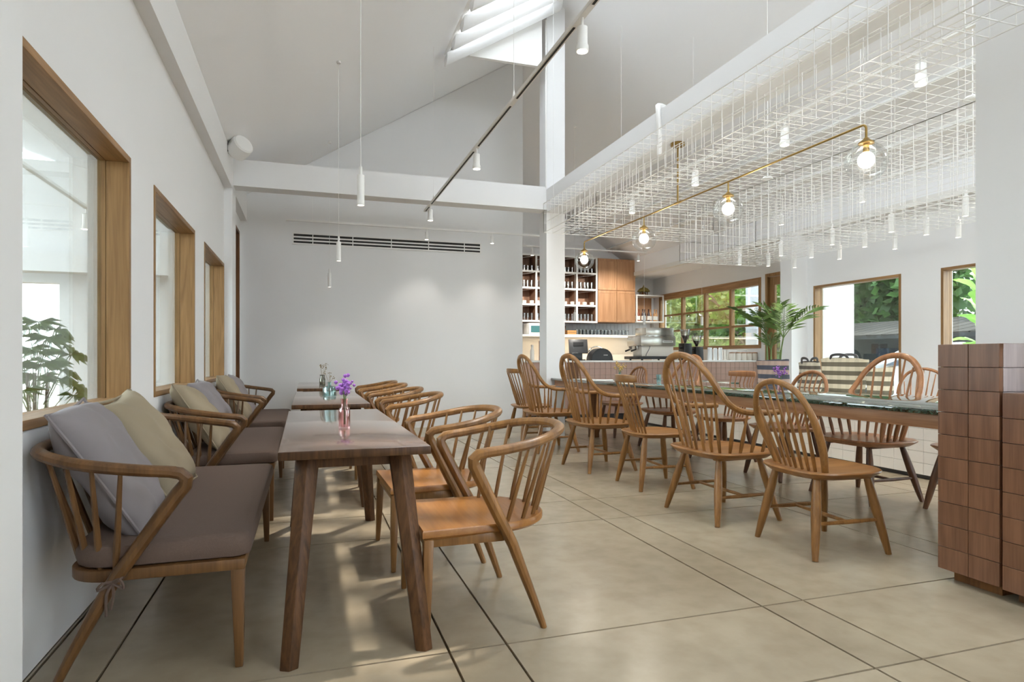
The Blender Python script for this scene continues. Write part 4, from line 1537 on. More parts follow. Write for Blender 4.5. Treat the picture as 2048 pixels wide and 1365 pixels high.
# ------------------------------------------------------------------ cylinder pendants
def pendant(label, x, y, zb, ztop, h, r, group, power, anchor=True):
    p = thing('cylinder_pendant', label, 'lamp', (x, y, zb), 0, group)
    MB().lathe([(r * 0.82, 0.004), (r * 0.95, 0.0), (r, 0.0), (r, h), (r * 0.4, h + 0.004), (r * 0.4, h + h * 0.28)], (0, 0, 0), 18).build('body', 'white_metal', p, smooth=True)
    MB().lathe([(0.001, 0.003), (r * 0.82, 0.003), (r * 0.82, 0.006)], (0, 0, 0), 18).build('lens', 'lens', p)
    MB().tube([(0, 0, h + h * 0.28), (0, 0, ztop - zb)], 0.0022, 5).build('cord', 'white_metal', p)
    if anchor:
        MB().lathe([(0.022, 0), (0.022, 0.02), (0.008, 0.03)], (0, 0, ztop - zb - 0.03), 12).build('ceiling_hook', 'white_metal', p, smooth=True)
    if power:
        spot('pendant_light', (x, y, zb - 0.012), (x, y, 0), power, 110, r)
    return p


tp = ['nearest white cylinder pendant, hanging largest over the walnut tables', 'middle white cylinder pendant over the walnut tables', 'farthest white cylinder pendant over the walnut tables']
for k, (x, y) in enumerate(((0.335, 4.24), (0.31, 6.75), (0.30, 9.28))):
    pendant(tp[k], x, y, 2.10, RZL(x) - 0.0, 0.2, 0.0235, 'pendants over the walnut tables', 14 if k < 2 else 4)
rows = [(6.08, 'window-side row'), (5.66, 'middle row'), (5.22, 'table-side row')]
posn = ['nearest the camera', 'second from the camera', 'third from the camera', 'fourth from the camera', 'farthest, by the counter']
for x, rw in rows:
    for k, y in enumerate((3.82, 4.52, 5.22, 5.97, 6.70)):
        if y < 4 and x > 5.5:
            continue
        pendant('small pendant in the wire canopy, ' + rw + ', ' + posn[k], x, y, 2.28, RZR(x), 0.17, 0.024, 'pendants in the wire canopy', 22 if k % 2 and x != 5.66 else 0, False)
for k, (x, y) in enumerate(((4.55, 9.75 + 0.6), (5.95, 10.35), (7.2, 10.35))):
    pendant(['white cylinder pendant above the till', 'white cylinder pendant in front of the bottle shelf', 'white cylinder pendant in front of the kitchen window'][k], x, y, [1.75, 1.72, 1.72][k], RZR(x), 0.16, 0.024, 'pendants over the counter', 8)


# ------------------------------------------------------------------ tracks with spots
def track_spot(parent, loc, aim, power, sc=1.0):
    s_ = empty('spot_head', loc, 0, parent)
    MB().lathe([(0.008, -0.055 * sc), (0.008, 0.0)], (0, 0, 0), 8).build('spot_stem', 'white_metal', s_, smooth=True)
    MB().lathe([(0.034 * sc, -0.19 * sc), (0.036 * sc, -0.19 * sc), (0.036 * sc, -0.16 * sc), (0.03 * sc, -0.15 * sc), (0.03 * sc, -0.055 * sc), (0.02 * sc, -0.05 * sc)], (0, 0, 0), 18).build('spot_body', 'white_metal', s_, smooth=True)
    MB().lathe([(0.001, -0.192 * sc), (0.03 * sc, -0.192 * sc), (0.03 * sc, -0.188 * sc)], (0, 0, 0), 16).build('spot_lens', 'lens', s_)
    wl = Vector(parent.location) + Vector(loc)
    spot('track_light', wl + Vector((0, 0, -0.2 * sc)), wl + Vector(aim), power, 90)


tr = thing('track_light_rail', 'long white ceiling track with dark slot running towards the back wall', 'track light', (1.47, 0, 3.0))
MB().box(-0.018, 0.018, -2.8, 8.2, 0.012, 0.036).build('rail', 'white_metal', tr)
for y0, y1 in ((-2.7, 3.1), (3.35, 4.4), (4.55, 5.5), (5.66, 7.75), (7.9, 8.15)):
    MB().box(-0.007, 0.007, y0, y1, 0.0095, 0.0125).build('slot', 'dark', tr)
for yy in (3.24, 5.56, 7.83, 0.6):
    track_spot(tr, (0, yy, 0.012), (0.15, 0.3, -2), 22)
for yy in (4.47, 1.2, 7.6):
    MB().tube([(0, yy, 0.036), (0, yy, RZL(1.47) - 3.0)], 0.0018, 5).build('hanging_wire', 'white_metal', tr)
    MB().lathe([(0.012, 0.036), (0.012, 0.06), (0.004, 0.10)], (0, yy, 0), 8).build('wire_clamp', 'white_metal', tr, smooth=True)
tr2 = thing('track_light_rail', 'white track hanging across in front of the long air grille', 'track light', (-0.28, 9.35, 3.02))
MB().box(0, 4.0, -0.018, 0.018, 0, 0.024).build('rail', 'white_metal', tr2)
for xx in (0.35, 3.5):
    MB().tube([(xx, 0, 0.024), (xx, 0, RZL(xx - 0.28) - 3.02)], 0.0018, 5).build('hanging_wire', 'white_metal', tr2)
for xx in (1.98, 3.0, 3.85):
    track_spot(tr2, (xx, 0, 0), (0, 0.1, -2), 9, 0.8)
tr3 = thing('track_light_rail', 'white track above the kitchen shelves', 'track light', (3.9, 11.9, 3.33))
MB().box(0, 3.0, -0.018, 0.018, 0, 0.024).build('rail', 'white_metal', tr3)
for xx in (1.45, 2.8, 0.4):
    track_spot(tr3, (xx, 0, 0), (0, 1.5, -1.5), 110, 0.9)
for xx in (0.2, 2.9):
    MB().tube([(xx, 0, 0.024), (xx, 0, RZR(xx + 3.9) - 3.33)], 0.0018, 5).build('hanging_wire', 'white_metal', tr3)
tr4 = thing('track_light_rail', 'white track with large spots above the left part of the wire canopy', 'track light', (4.02, 0, 3.2))
MB().box(-0.018, 0.018, -2.5, 8.0, 0, 0.024).build('rail', 'white_metal', tr4)
for yy in (3.25, 4.55, 5.9, 7.3):
    track_spot(tr4, (0, yy, 0), (0.1, 0, -2), 18, 1.15)
for yy in (1.0, 7.6):
    MB().tube([(0, yy, 0.024), (0, yy, RZR(4.02) - 3.2)], 0.0018, 5).build('hanging_wire', 'white_metal', tr4)
tr5 = thing('track_light_rail', 'white track with spots above the window side of the wire canopy', 'track light', (6.3, 0, 3.15))
MB().box(-0.018, 0.018, -2.5, 8.0, 0, 0.024).build('rail', 'white_metal', tr5)
for yy in (4.4, 5.85, 7.2):
    track_spot(tr5, (0, yy, 0), (-0.1, 0, -2), 18, 1.0)
for yy in (1.0, 7.6):
    MB().tube([(0, yy, 0.024), (0, yy, RZR(6.3) - 3.15)], 0.0018, 5).build('hanging_wire', 'white_metal', tr5)

# ------------------------------------------------------------------ wire mesh canopy
cv = thing('wire_canopy', 'hanging white wire mesh canopy of stepped boxes over the marble table', 'canopy', (0, 0, 0))
WR, CELL = 0.0021, 0.12


def thin(mb, p0, p1):
    mb.bar(p0, p1, WR * 2, WR * 2)


def panel_xy(x0, x1, y0, y1, z):
    mb = MB()
    nx = max(1, round((x1 - x0) / CELL))
    ny = max(1, round((y1 - y0) / CELL))
    for i in range(nx + 1):
        x_ = x0 + (x1 - x0) * i / nx
        thin(mb, (x_, y0, z), (x_, y1, z))
    for j in range(ny + 1):
        y_ = y0 + (y1 - y0) * j / ny
        thin(mb, (x0, y_, z + WR * 2), (x1, y_, z + WR * 2))
    mb.build('mesh_panel', 'white_metal', cv)


def panel_yz(x, y0, y1, z0, z1):
    mb = MB()
    ny = max(1, round((y1 - y0) / CELL))
    nz = max(1, round((z1 - z0) / CELL))
    for j in range(ny + 1):
        y_ = y0 + (y1 - y0) * j / ny
        thin(mb, (x, y_, z0), (x, y_, z1))
    for k in range(nz + 1):
        z_ = z0 + (z1 - z0) * k / nz
        thin(mb, (x + WR * 2, y0, z_), (x + WR * 2, y1, z_))
    mb.build('mesh_panel', 'white_metal', cv)


def panel_xz(y, x0, x1, z0, z1):
    mb = MB()
    nx = max(1, round((x1 - x0) / CELL))
    nz = max(1, round((z1 - z0) / CELL))
    for i in range(nx + 1):
        x_ = x0 + (x1 - x0) * i / nx
        thin(mb, (x_, y, z0), (x_, y, z1))
    for k in range(nz + 1):
        z_ = z0 + (z1 - z0) * k / nz
        thin(mb, (x0, y + WR * 2, z_), (x1, y + WR * 2, z_))
    mb.build('mesh_panel', 'white_metal', cv)


CY0, CY1 = 1.2, 7.2
ZT, ZL, ZR_ = 2.985, 2.63, 2.36
panel_yz(2.75, CY0, CY1, ZL, ZT)
panel_yz(3.11, CY0, CY1, ZL, ZT)
panel_xy(2.75, 3.11, CY0, CY1, ZL)
panel_xy(2.75, 3.0, CY0, CY1, ZT)
panel_xz(CY1, 2.75, 5.87, ZL, ZT)
panel_xz(CY1 - 0.72, 3.11, 4.67, ZL, ZT)
panel_xy(3.11, 4.67, CY1 - 0.72, CY1, ZL)
panel_xy(3.47, 4.67, CY0, CY1, ZT)
panel_yz(4.67, CY0, CY1, ZR_, ZT)
panel_yz(5.27, CY0, CY1, ZR_, ZT)
panel_yz(5.87, CY0, CY1, ZR_, ZT)
panel_xy(4.67, 5.87, CY0, CY1, ZR_)
panel_xy(4.67, 6.23, CY0, CY1, ZT)
panel_xz(CY1, 4.67, 5.87, ZR_, ZL)
panel_xy(5.87, 6.35, CY0, CY1, 2.6)
for x, y in ((2.76, 2.0), (2.76, 6.9), (4.67, 2.0), (4.67, 6.9), (5.87, 2.0), (5.87, 6.9)):
    zt = min(RZL(x), RZR(x))
    MB().tube([(x, y, ZT), (x, y, zt)], 0.002, 5).build('hanging_wire', 'white_metal', cv)

# small ceiling detectors hanging above the canopy
for k, (px_, py_) in enumerate(((4.72, 3.4), (4.72, 4.4), (4.72, 5.6))):
    o = MB().lathe([(0.055, 0), (0.06, 0.008), (0.045, 0.03), (0.012, 0.035), (0.004, 0.04), (0.004, RZR(4.72) - 3.02)], (0, 0, 0), 18).build('detector_disc', 'white_metal', smooth=True)
    o.location = (px_, py_, 3.02)
    tag(o, ['nearest white disc fitting above the wire canopy', 'middle white disc fitting above the wire canopy', 'farthest white disc fitting above the wire canopy'][k], 'detector', 'disc fittings above the canopy')
# conduit over the long beam
o = MB().tube(bez([(3.12, 5.15, 2.99), (3.12, 5.15, 3.2), (3.115, 5.16, 3.40), (3.14, 5.2, 3.47), (3.28, 5.3, 3.50), (3.43, 5.4, 3.47)], 24), 0.024, 8).build('conduit', 'white_metal', smooth=True)
tag(o, 'white pipe bent over the long beam by the brass canopy', 'pipe')
o = MB().tube([(3.125, YC - 0.012, 3.44), (3.125, YC - 0.012, 5.75)], 0.012, 8).build('conduit', 'white_metal', smooth=True)
tag(o, 'thin white pipe running up the white column', 'pipe')

# speaker on the left beam
sp_ = thing('wall_speaker', 'white cylindrical speaker on the left wall beam', 'speaker', (-0.83, 7.55, 3.42))
MB().box(0.0, 0.03, -0.04, 0.04, -0.06, 0.06).build('bracket', 'darkgrey', sp_)
s2 = MB()
s2.lathe([(0.10, -0.09), (0.115, -0.075), (0.12, 0.0), (0.115, 0.075), (0.10, 0.09)], (0, 0, 0), 24)
o = s2.build('speaker_body', 'white_metal', sp_, smooth=True)
o.location = (0.12, 0, 0)
o.rotation_euler = (R(62), R(20), R(30))
# air grille in the back wall
gr = struct(empty('trim_14', (0, 0, 0)))
gx0, gx1, gz0, gz1 = -0.19, 2.66, 2.82, 3.0
GZ = 2.80
MB().box(gx0, gx1, YW - 0.004, YW + 0.002, GZ, GZ + 0.135).build('grille_back', 'dark', gr)
MB().box(gx0 - 0.02, gx0, YW - 0.014, YW, GZ - 0.02, GZ + 0.155).build('grille_edge', 'white_metal', gr)
MB().box(gx1, gx1 + 0.02, YW - 0.014, YW, GZ - 0.02, GZ + 0.155).build('grille_edge', 'white_metal', gr)
for z_ in (-0.02, 0.03, 0.08, 0.135):
    MB().box(gx0, gx1, YW - 0.014, YW - 0.003, GZ + z_, GZ + z_ + 0.021).build('grille_blade', 'white_metal', gr)
for k in range(5):
    xx = gx0 + 0.27 + k * 0.58
    MB().box(xx - 0.006, xx + 0.006, YW - 0.012, YW - 0.003, GZ, GZ + 0.135).build('grille_mullion', 'white_metal', gr)

# ------------------------------------------------------------------ coffee counter
CYF, CX0, CX1, CZ = 9.93, 3.40, 8.245, 1.05
co = thing('coffee_counter', 'counter faced with pink terracotta tiles under a white slab top', 'counter', (CX0, CYF, 0))
CWd = CX1 - CX0
MB().box(0, CWd, 0.012, 0.66, 0.12, CZ - 0.03).build('core', 'grout', co)
MB().box(0.02, CWd - 0.02, 0.08, 0.62, 0, 0.12).build('plinth', 'darkgrey', co)
MB().box(-0.005, CWd, -0.02, 0.70, CZ - 0.03, CZ).build('slab_top', 'white_paint', co, bevel=0.003)
TW, TH = 0.103, 0.1125
tc_ = MB().box(-TW / 2 + 0.0025, TW / 2 - 0.0025, -0.012, 0.012, -TH / 2 + 0.0025, TH / 2 - 0.0025).mesh('tile')
tc_.materials.append(M['terra'])
ncol = int(CWd / TW)
rest = MB()
for i in range(ncol):
    xc = (i + 0.5) * TW
    for j in range(8):
        zc = CZ - 0.03 - (j + 0.5) * TH
        if 0.78 < xc < 1.08 and j < 3:
            continue
        if j < 4:
            inst('tile', tc_, co, (xc, 0.004, zc))
        else:
            rest.box(xc - TW / 2 + 0.0025, xc + TW / 2 - 0.0025, -0.008, 0.016, zc - TH / 2 + 0.0025, zc + TH / 2 - 0.0025)
tag(rest.build('lower_tiles', 'terra', co), kind='stuff')
MB().box(0.78, 1.08, -0.006, 0.015, CZ - 0.03 - 3 * TH, CZ - 0.032).build('access_panel', 'dark_teak', co)

# espresso machine (back of it faces the room)
em = thing('espresso_machine', 'steel espresso machine with dark base on the counter', 'coffee machine', (5.72, CYF + 0.13, CZ))
MB().box(0, 0.72, 0, 0.52, 0.265, 0.435).build('upper_body', 'steel', em, bevel=0.006)
MB().box(0.0, 0.72, 0.02, 0.50, 0.435, 0.45).build('cup_tray', 'chrome', em, bevel=0.003)
MB().box(0.03, 0.69, 0.03, 0.35, 0.06, 0.265).build('lower_panel', 'ceramic', em, bevel=0.01)
MB().box(-0.04, 0.74, -0.01, 0.56, 0.02, 0.075).build('base', 'black', em, bevel=0.004)
for q in (0.05, 0.65):
    for r_ in (0.05, 0.48):
        MB().lathe([(0.02, 0), (0.018, 0.02)], (q, r_, 0), 10).build('foot', 'black', em)
MB().box(0.16, 0.74, 0.10, 0.5, 0.45, 0.60).build('rear_hood', 'steel', em, bevel=0.005)
MB().box(0.44, 0.66, -0.005, 0.001, 0.325, 0.362).build('name_plate', 'paper', em)
lt = MB()
for k in range(10):
    lt.box(0.462 + k * 0.018, 0.474 + k * 0.018, -0.0065, -0.004, 0.338, 0.351)
lt.build('lettering', 'darkgrey', em)
for k in range(2):
    MB().lathe([(0.035, 0.20), (0.04, 0.26)], (-0.005 + 0.0, 0.16 + 0.22 * k, 0), 14).build('group_head', 'chrome', em, smooth=True)
    MB().tube([(-0.01, 0.16 + 0.22 * k, 0.205), (-0.12, 0.14 + 0.22 * k, 0.17)], [0.014, 0.017], 8).build('portafilter', 'black', em, smooth=True)
MB().tube(bez([(0.18, -0.004, 0.26), (0.15, -0.02, 0.2), (0.1, -0.02, 0.12), (0.09, -0.015, 0.08)], 12), 0.006, 6).build('hose', 'darkgrey', em, smooth=True)


def grinder(label, x, h):
    g_ = thing('coffee_grinder', label, 'grinder', (x, CYF + 0.3, CZ))
    MB().loft([[(a * 0.085, b * 0.11, 0) for a, b in ((-1, -1), (1, -1), (1, 1), (-1, 1))], [(a * 0.08, b * 0.10, h * 0.55) for a, b in ((-1, -1), (1, -1), (1, 1), (-1, 1))]]).build('body', 'black', g_, bevel=0.012)
    MB().lathe([(0.02, h * 0.55), (0.03, h * 0.62), (0.085, h * 0.82), (0.095, h), (0.09, h), (0.08, h * 0.83), (0.025, h * 0.63)], (0, 0, 0), 20, cap=False).build('hopper', 'tumbler', g_, smooth=True)
    MB().lathe([(0.022, h * 0.57), (0.03, h * 0.64), (0.075, h * 0.8), (0.001, h * 0.81)], (0, 0, 0), 18).build('beans', 'bottle_c', g_, smooth=True)
    MB().tube([(-0.08, -0.02, h * 0.42), (-0.14, -0.02, h * 0.40)], 0.022, 8).build('dosing_spout', 'black', g_, smooth=True)
    return g_


grinder('larger black coffee grinder beside the espresso machine', 6.75, 0.58)
grinder('smaller black coffee grinder, right of the larger one', 7.0, 0.46)

# till screen, printer, domed machine
ps = thing('till_screen', 'black till monitor tilted on its stand on the counter', 'monitor', (4.62, CYF + 0.42, CZ))
MB().box(-0.1, 0.1, -0.09, 0.09, 0, 0.02).build('base', 'black', ps, bevel=0.004)
MB().bar((0, 0.02, 0.02), (0, 0.05, 0.2), 0.06, 0.03, (0, 1, 0)).build('neck', 'black', ps)
o = MB().box(-0.17, 0.17, -0.02, 0.02, 0.0, 0.26).build('screen_case', 'darkgrey', ps, bevel=0.006)
o.location = (0, -0.01, 0.13)
o.rotation_euler = (R(-20), 0, R(-14))
MB().box(-0.09, 0.09, -0.03, -0.02, 0.13, 0.2).build('rear_recess', 'black', o)
pr = thing('receipt_printer', 'small black receipt printer left of the domed machine', 'printer', (4.42, CYF + 0.12, CZ))
MB().box(-0.11, 0.11, -0.08, 0.08, 0, 0.13).build('case', 'black', pr, bevel=0.01)
MB().box(-0.05, 0.05, -0.02, 0.02, 0.13, 0.134).build('paper_slip', 'paper', pr)
dm = thing('domed_machine', 'black half-round machine with silver rim on the counter', 'appliance', (4.92, CYF + 0.06, CZ))
pts = [(-0.215, 0.0)] + [(-0.205 * math.cos(a), 0.03 + 0.185 * math.sin(a)) for a in [PI * k / 18 for k in range(19)]] + [(0.215, 0.0)]
rg = lambda yy, f: [(x_ * f, yy, z_ * f) for x_, z_ in pts]
MB().loft([rg(0, 0.96), rg(0.01, 1), rg(0.22, 1), rg(0.24, 0.96)]).build('body', 'black', dm, smooth=True)
MB().tube([(-0.19 * math.cos(a), 0.235, 0.045 + 0.205 * math.sin(a)) for a in [PI * (0.18 + 0.5 * k / 14) for k in range(15)]], 0.01, 6).build('rim', 'chrome', dm, smooth=True)
MB().box(0.02, 0.10, -0.003, 0.004, 0.09, 0.1).build('badge', 'paper', dm)

# paper cups and canisters
for k, (dx, h, r, lb) in enumerate(((7.22, 0.24, 0.045, 'tallest stack of plastic cups, nearest the grinders'), (7.34, 0.23, 0.036, 'second stack of plastic cups from the grinders'), (7.455, 0.24, 0.036, 'third stack of plastic cups from the grinders'), (7.56, 0.20, 0.038, 'stack of clear cups next to the cream canisters'))):
    prof = []
    z_ = 0
    for q in range(5):
        prof += [(r, z_), (r * 0.94, z_ + h / 5 * 0.9)]
        z_ += h / 5
    prof.append((r * 0.75, h))
    o = MB().lathe(prof, (0, 0, 0), 16).build('cup_stack', 'cup' if k < 3 else 'tumbler', smooth=True)
    o.location = (dx, CYF + 0.2, CZ)
    tag(o, lb, 'cups', 'cup stacks on the counter')
can = MB().lathe([(0.055, 0), (0.058, 0.006), (0.058, 0.13), (0.052, 0.138)], (0, 0, 0), 18).mesh('canister', smooth=True)
can.materials.append(M['ceramic'])
lid = MB().lathe([(0.059, 0.135), (0.059, 0.15), (0.02, 0.156)], (0, 0, 0), 18).mesh('lid', smooth=True)
lid.materials.append(M['apron'])
nth = ['first from the cup stacks', 'second from the cup stacks', 'middle one of five', 'second from the right wall', 'nearest the right wall']
for k in range(5):
    c_ = thing('canister', 'cream canister in the row on the counter, ' + nth[k], 'canister', (7.68 + k * 0.125, CYF + 0.14, CZ), 0, 'canisters on the counter')
    inst('body', can, c_)
    inst('lid', lid, c_)
for k, (x, w_, lb) in enumerate(((7.78, 0.22, 'pale box stacked behind the left canisters'), (8.02, 0.2, 'pale box stacked behind the right canisters'))):
    o = MB().loft([[(a * w_ / 2, b * 0.09, z_) for a, b in ((-1, -1), (1, -1), (1, 1), (-1, 1))] for z_ in (0, 0.19, 0.2)]).build('storage_box', 'white_metal', bevel=0.006)
    o.location = (x, CYF + 0.36, CZ + 0.0)
    tag(o, lb, 'box')
# bits at the left end of the counter
o = MB().lathe([(0.035, 0), (0.036, 0.01), (0.036, 0.17), (0.02, 0.2), (0.018, 0.235), (0.022, 0.24), (0.022, 0.27)], (0, 0, 0), 14).build('cleaner_bottle', 'label', smooth=True)
o.location = (3.66, CYF + 0.2, CZ)
tag(o, 'white bottle with dark cap at the left end of the counter', 'bottle')
rk = thing('cup_rack', 'small wooden rack of cups at the left end of the counter', 'rack', (3.98, CYF + 0.3, CZ))
for q in (-0.12, 0.12):
    MB().box(q - 0.01, q + 0.01, -0.08, 0.08, 0, 0.34).build('upright', 'apron', rk)
for z_ in (0.02, 0.16, 0.3):
    MB().box(-0.12, 0.12, -0.08, 0.08, z_, z_ + 0.012).build('shelf_board', 'apron', rk)
for z_ in (0.033, 0.173):
    for q in (-0.06, 0.05):
        MB().lathe([(0.03, 0), (0.04, 0.07), (0.035, 0.07), (0.02, 0.01)], (q, 0, z_), 12, cap=False).build('small_cup', 'ceramic', rk, smooth=True)

# ------------------------------------------------------------------ kitchen back wall
SY = 13.36
bc = thing('back_counter', 'white work counter along the kitchen back wall', 'counter', (3.5, SY - 0.1, 0))
MB().box(0, 4.7, 0.03, 0.60, 0, 0.87).build('carcass', 'cab', bc)
MB().box(0, 4.74, 0, 0.62, 0.87, 0.9).build('worktop', 'white_paint', bc)
struct(MB().box(3.45, 8.2, YK - 0.012, YK - 0.001, 0.9, 1.60).build('trim_15', 'splash'))
bt = struct(MB().box(3.45, 8.2, YK - 0.011, YK - 0.001, 1.63, 2.0).build('trim_16', 'light_grout'))
tb_ = MB().box(-0.048, 0.048, -0.006, 0.006, -0.18, 0.18).mesh('tile')
tb_.materials.append(M['blue_tile'])
for k in range(47):
    inst('tile', tb_, bt, (3.5 + k * 0.1, YK - 0.013, 1.815))
wsf = thing('glass_shelf', 'long white shelf of glasses below the kitchen cabinets', 'shelf', (5.3, SY + 0.1, 1.60))
MB().box(0, 2.2, 0, 0.42, 0, 0.04).build('board', 'white_paint', wsf)
MB().box(0.05, 2.1, 0.10, 0.12, -0.012, 0.0).build('light_strip', 'led', wsf)
ld = bpy.data.lights.new('shelf_strip', 'AREA')
ld.shape = 'RECTANGLE'; ld.size = 2.8; ld.size_y = 0.03; ld.energy = 2.2; ld.color = (1, 0.8, 0.56)
lo_ = bpy.data.objects.new('shelf_strip', ld); COL.objects.link(lo_); lo_.location = (6.1, SY + 0.21, 1.58)
tum = MB().lathe([(0.033, 0), (0.04, 0.12), (0.037, 0.12), (0.030, 0.008), (0.001, 0.006)], (0, 0, 0), 10, cap=False).mesh('tumbler', smooth=True)
tum.materials.append(M['tumbler'])
tall = MB().lathe([(0.032, 0), (0.038, 0.165), (0.035, 0.165), (0.029, 0.008), (0.001, 0.006)], (0, 0, 0), 10, cap=False).mesh('tall_glass', smooth=True)
tall.materials.append(M['tumbler'])
mug = MB().lathe([(0.05, 0), (0.055, 0.03), (0.055, 0.075), (0.05, 0.075), (0.048, 0.01), (0.001, 0.008)], (0, 0, 0), 12, cap=False).mesh('mug', smooth=True)
mug.materials.append(M['ceramic'])


def put(name, me, loc, label, cat, group):
    o_ = bpy.data.objects.new(name, me)
    COL.objects.link(o_)
    o_.location = loc
    return tag(o_, label, cat, group)


random.seed(11)
for k in range(15):
    put('tumbler', tum, (6.02 + k * 0.093, SY + 0.2, 1.641), 'clear tumbler in the long row on the white shelf under the cabinets', 'glass', 'tumblers on the long white shelf')
for k in range(9):
    put('tumbler', tum, (6.05 + k * 0.1, SY + 0.33, 1.641), 'clear tumbler in the back row on the white shelf under the cabinets', 'glass', 'tumblers at the back of the long white shelf')
o = MB().box(-0.1, 0.1, -0.08, 0.08, 0, 0.2).build('wooden_box', 'dark_teak', bevel=0.004); o.location = (5.62, SY + 0.25, 1.641)
tag(o, 'dark wooden box at the left end of the glass shelf', 'box')
for k, z_ in enumerate((0, 0.05)):
    o = MB().box(-0.11, 0.11, -0.07, 0.07, 0, 0.045).build('carton', 'card', bevel=0.003); o.location = (5.86, SY + 0.2, 1.641 + z_)
    tag(o, ['lower orange carton beside the dark wooden box', 'upper orange carton beside the dark wooden box'][k], 'box')

# grid shelf unit
us = thing('grid_shelf', 'white open grid shelf of glasses with brown back', 'shelf', (4.43, SY, 1.93))
SWd, SH = 2.0, 1.5
MB().box(0, SWd, 0.44, 0.52, 0, SH).build('back_panel', 'cab_in', us)
for k in range(5):
    MB().box(k * 0.5 - 0.02, k * 0.5 + 0.02, 0, 0.03, 0, SH).build('upright', 'white_paint', us)
    MB().box(k * 0.5 - 0.012, k * 0.5 + 0.012, 0.03, 0.44, 0, SH).build('side_board', 'cab_in', us)
for k in range(5):
    MB().box(-0.02, SWd + 0.02, 0.001, 0.031, k * SH / 4 - 0.02, k * SH / 4 + 0.02).build('shelf_edge', 'white_paint', us)
    MB().box(0, SWd, 0.031, 0.44, k * SH / 4 - 0.015, k * SH / 4 + 0.0195).build('shelf_board', 'cab_in', us)
for i in range(4):
    for j in range(4):
        zz = j * SH / 4
        MB().tube([(i * 0.5 + 0.13, 0.42, zz + 0.02), (i * 0.5 + 0.13, 0.42, zz + 0.33)], 0.02, 4).build('rear_post', 'white_paint', us)
        MB().bar((i * 0.5 + 0.13, 0.42, zz + 0.33), (i * 0.5 + 0.45, 0.03, zz + 0.35), 0.014, 0.014).build('brace', 'white_paint', us)
cols = ['leftmost', 'second', 'third', 'rightmost']
rws = ['bottom', 'second lowest', 'second highest', 'top']
for i in range(4):
    for j in range(4):
        me, nm_ = [(tall, 'tall_glass'), (mug, 'mug'), (tall, 'tall_glass'), (tum, 'tumbler')][j]
        n = 5 if j != 1 else 3
        for k in range(n):
            put(nm_, me, (4.43 + i * 0.5 + 0.07 + k * (0.36 / (n - 1)), SY + 0.12 + 0.02 * (k % 2), 1.93 + j * SH / 4 + 0.021),
                {'tall_glass': 'tall clear glass', 'mug': 'pale low cup', 'tumbler': 'short clear tumbler'}[nm_] + ' in the %s column, %s shelf of the white grid' % (cols[i], rws[j]), 'cup' if nm_ == 'mug' else 'glass', 'glassware in the %s column, %s shelf' % (cols[i], rws[j]))

# wooden cabinets
cb = thing('wall_cabinet', 'light wooden kitchen wall cabinet with four doors', 'cabinet', (6.46, SY, 1.93))
MB().box(0, 0.98, 0.02, 0.52, 0, 1.5).build('carcass', 'cab', cb)
for i in range(2):
    for j in range(2):
        x0, z0 = i * 0.49 + 0.004, j * 0.75 + 0.01
        dr = MB().box(x0, x0 + 0.482, 0.003, 0.02, z0, z0 + 0.73).build('door', 'cab', cb, bevel=0.002, bseg=1)
        for a0, a1, b0, b1 in ((0, 0.482, 0, 0.05), (0, 0.482, 0.68, 0.73), (0, 0.05, 0.05, 0.68), (0.432, 0.482, 0.05, 0.68)):
            MB().box(x0 + a0, x0 + a1, -0.006, 0.003, z0 + b0, z0 + b1).build('door_frame_strip', 'cab', dr)
# bottle shelf unit
bs = thing('bottle_shelf', 'white framed open box shelf of syrup bottles by the window', 'shelf', (7.47, SY, 1.95))
w_, h_ = 0.75, 0.66
for x0, x1, z0, z1 in ((0, 0.03, 0, h_), (w_ - 0.03, w_, 0, h_), (0.03, w_ - 0.03, 0, 0.03), (0.03, w_ - 0.03, h_ - 0.03, h_)):
    MB().box(x0, x1, 0, 0.5, z0, z1).build('frame_board' if x1 - x0 > .1 else 'frame_post', 'white_paint', bs) if x1 - x0 > 0.1 else MB().box(x0, x1, 0, 0.03, z0, z1).build('frame_post', 'white_paint', bs)
MB().box(0.02, 0.7, 0.5, 0.515, 0.0, h_).build('back_panel', 'cab', bs)
btl = MB().lathe([(0.032, 0), (0.034, 0.01), (0.034, 0.16), (0.014, 0.22), (0.013, 0.27), (0.016, 0.275), (0.016, 0.29)], (0, 0, 0), 12)
lbl = MB().lathe([(0.0348, 0.03), (0.0348, 0.125)], (0, 0, 0), 12, cap=False).mesh('label_band', smooth=True)
lbl.materials.append(M['label'])
bm_ = []
for q in ('bottle_a', 'bottle_c', 'bottle_b'):
    me = btl.mesh('bottle', smooth=True)
    me.materials.append(M[q])
    bm_.append(me)
ordr = [0, 0, 1, 1, 1, 2, 2, 2]
nm8 = ['first', 'second', 'third', 'fourth', 'fifth', 'sixth', 'seventh', 'last']
for k in range(8):
    t_ = thing('syrup_bottle', '%s syrup bottle from the left in the box shelf, %s' % (nm8[k], ['red', 'dark', 'amber'][ordr[k]]), 'bottle', (7.54 + k * 0.08, SY + 0.1 + 0.05 * (k % 2), 1.981), 0, 'syrup bottles in the box shelf')
    inst('bottle_body', bm_[ordr[k]], t_)
    inst('label_band', lbl, t_)
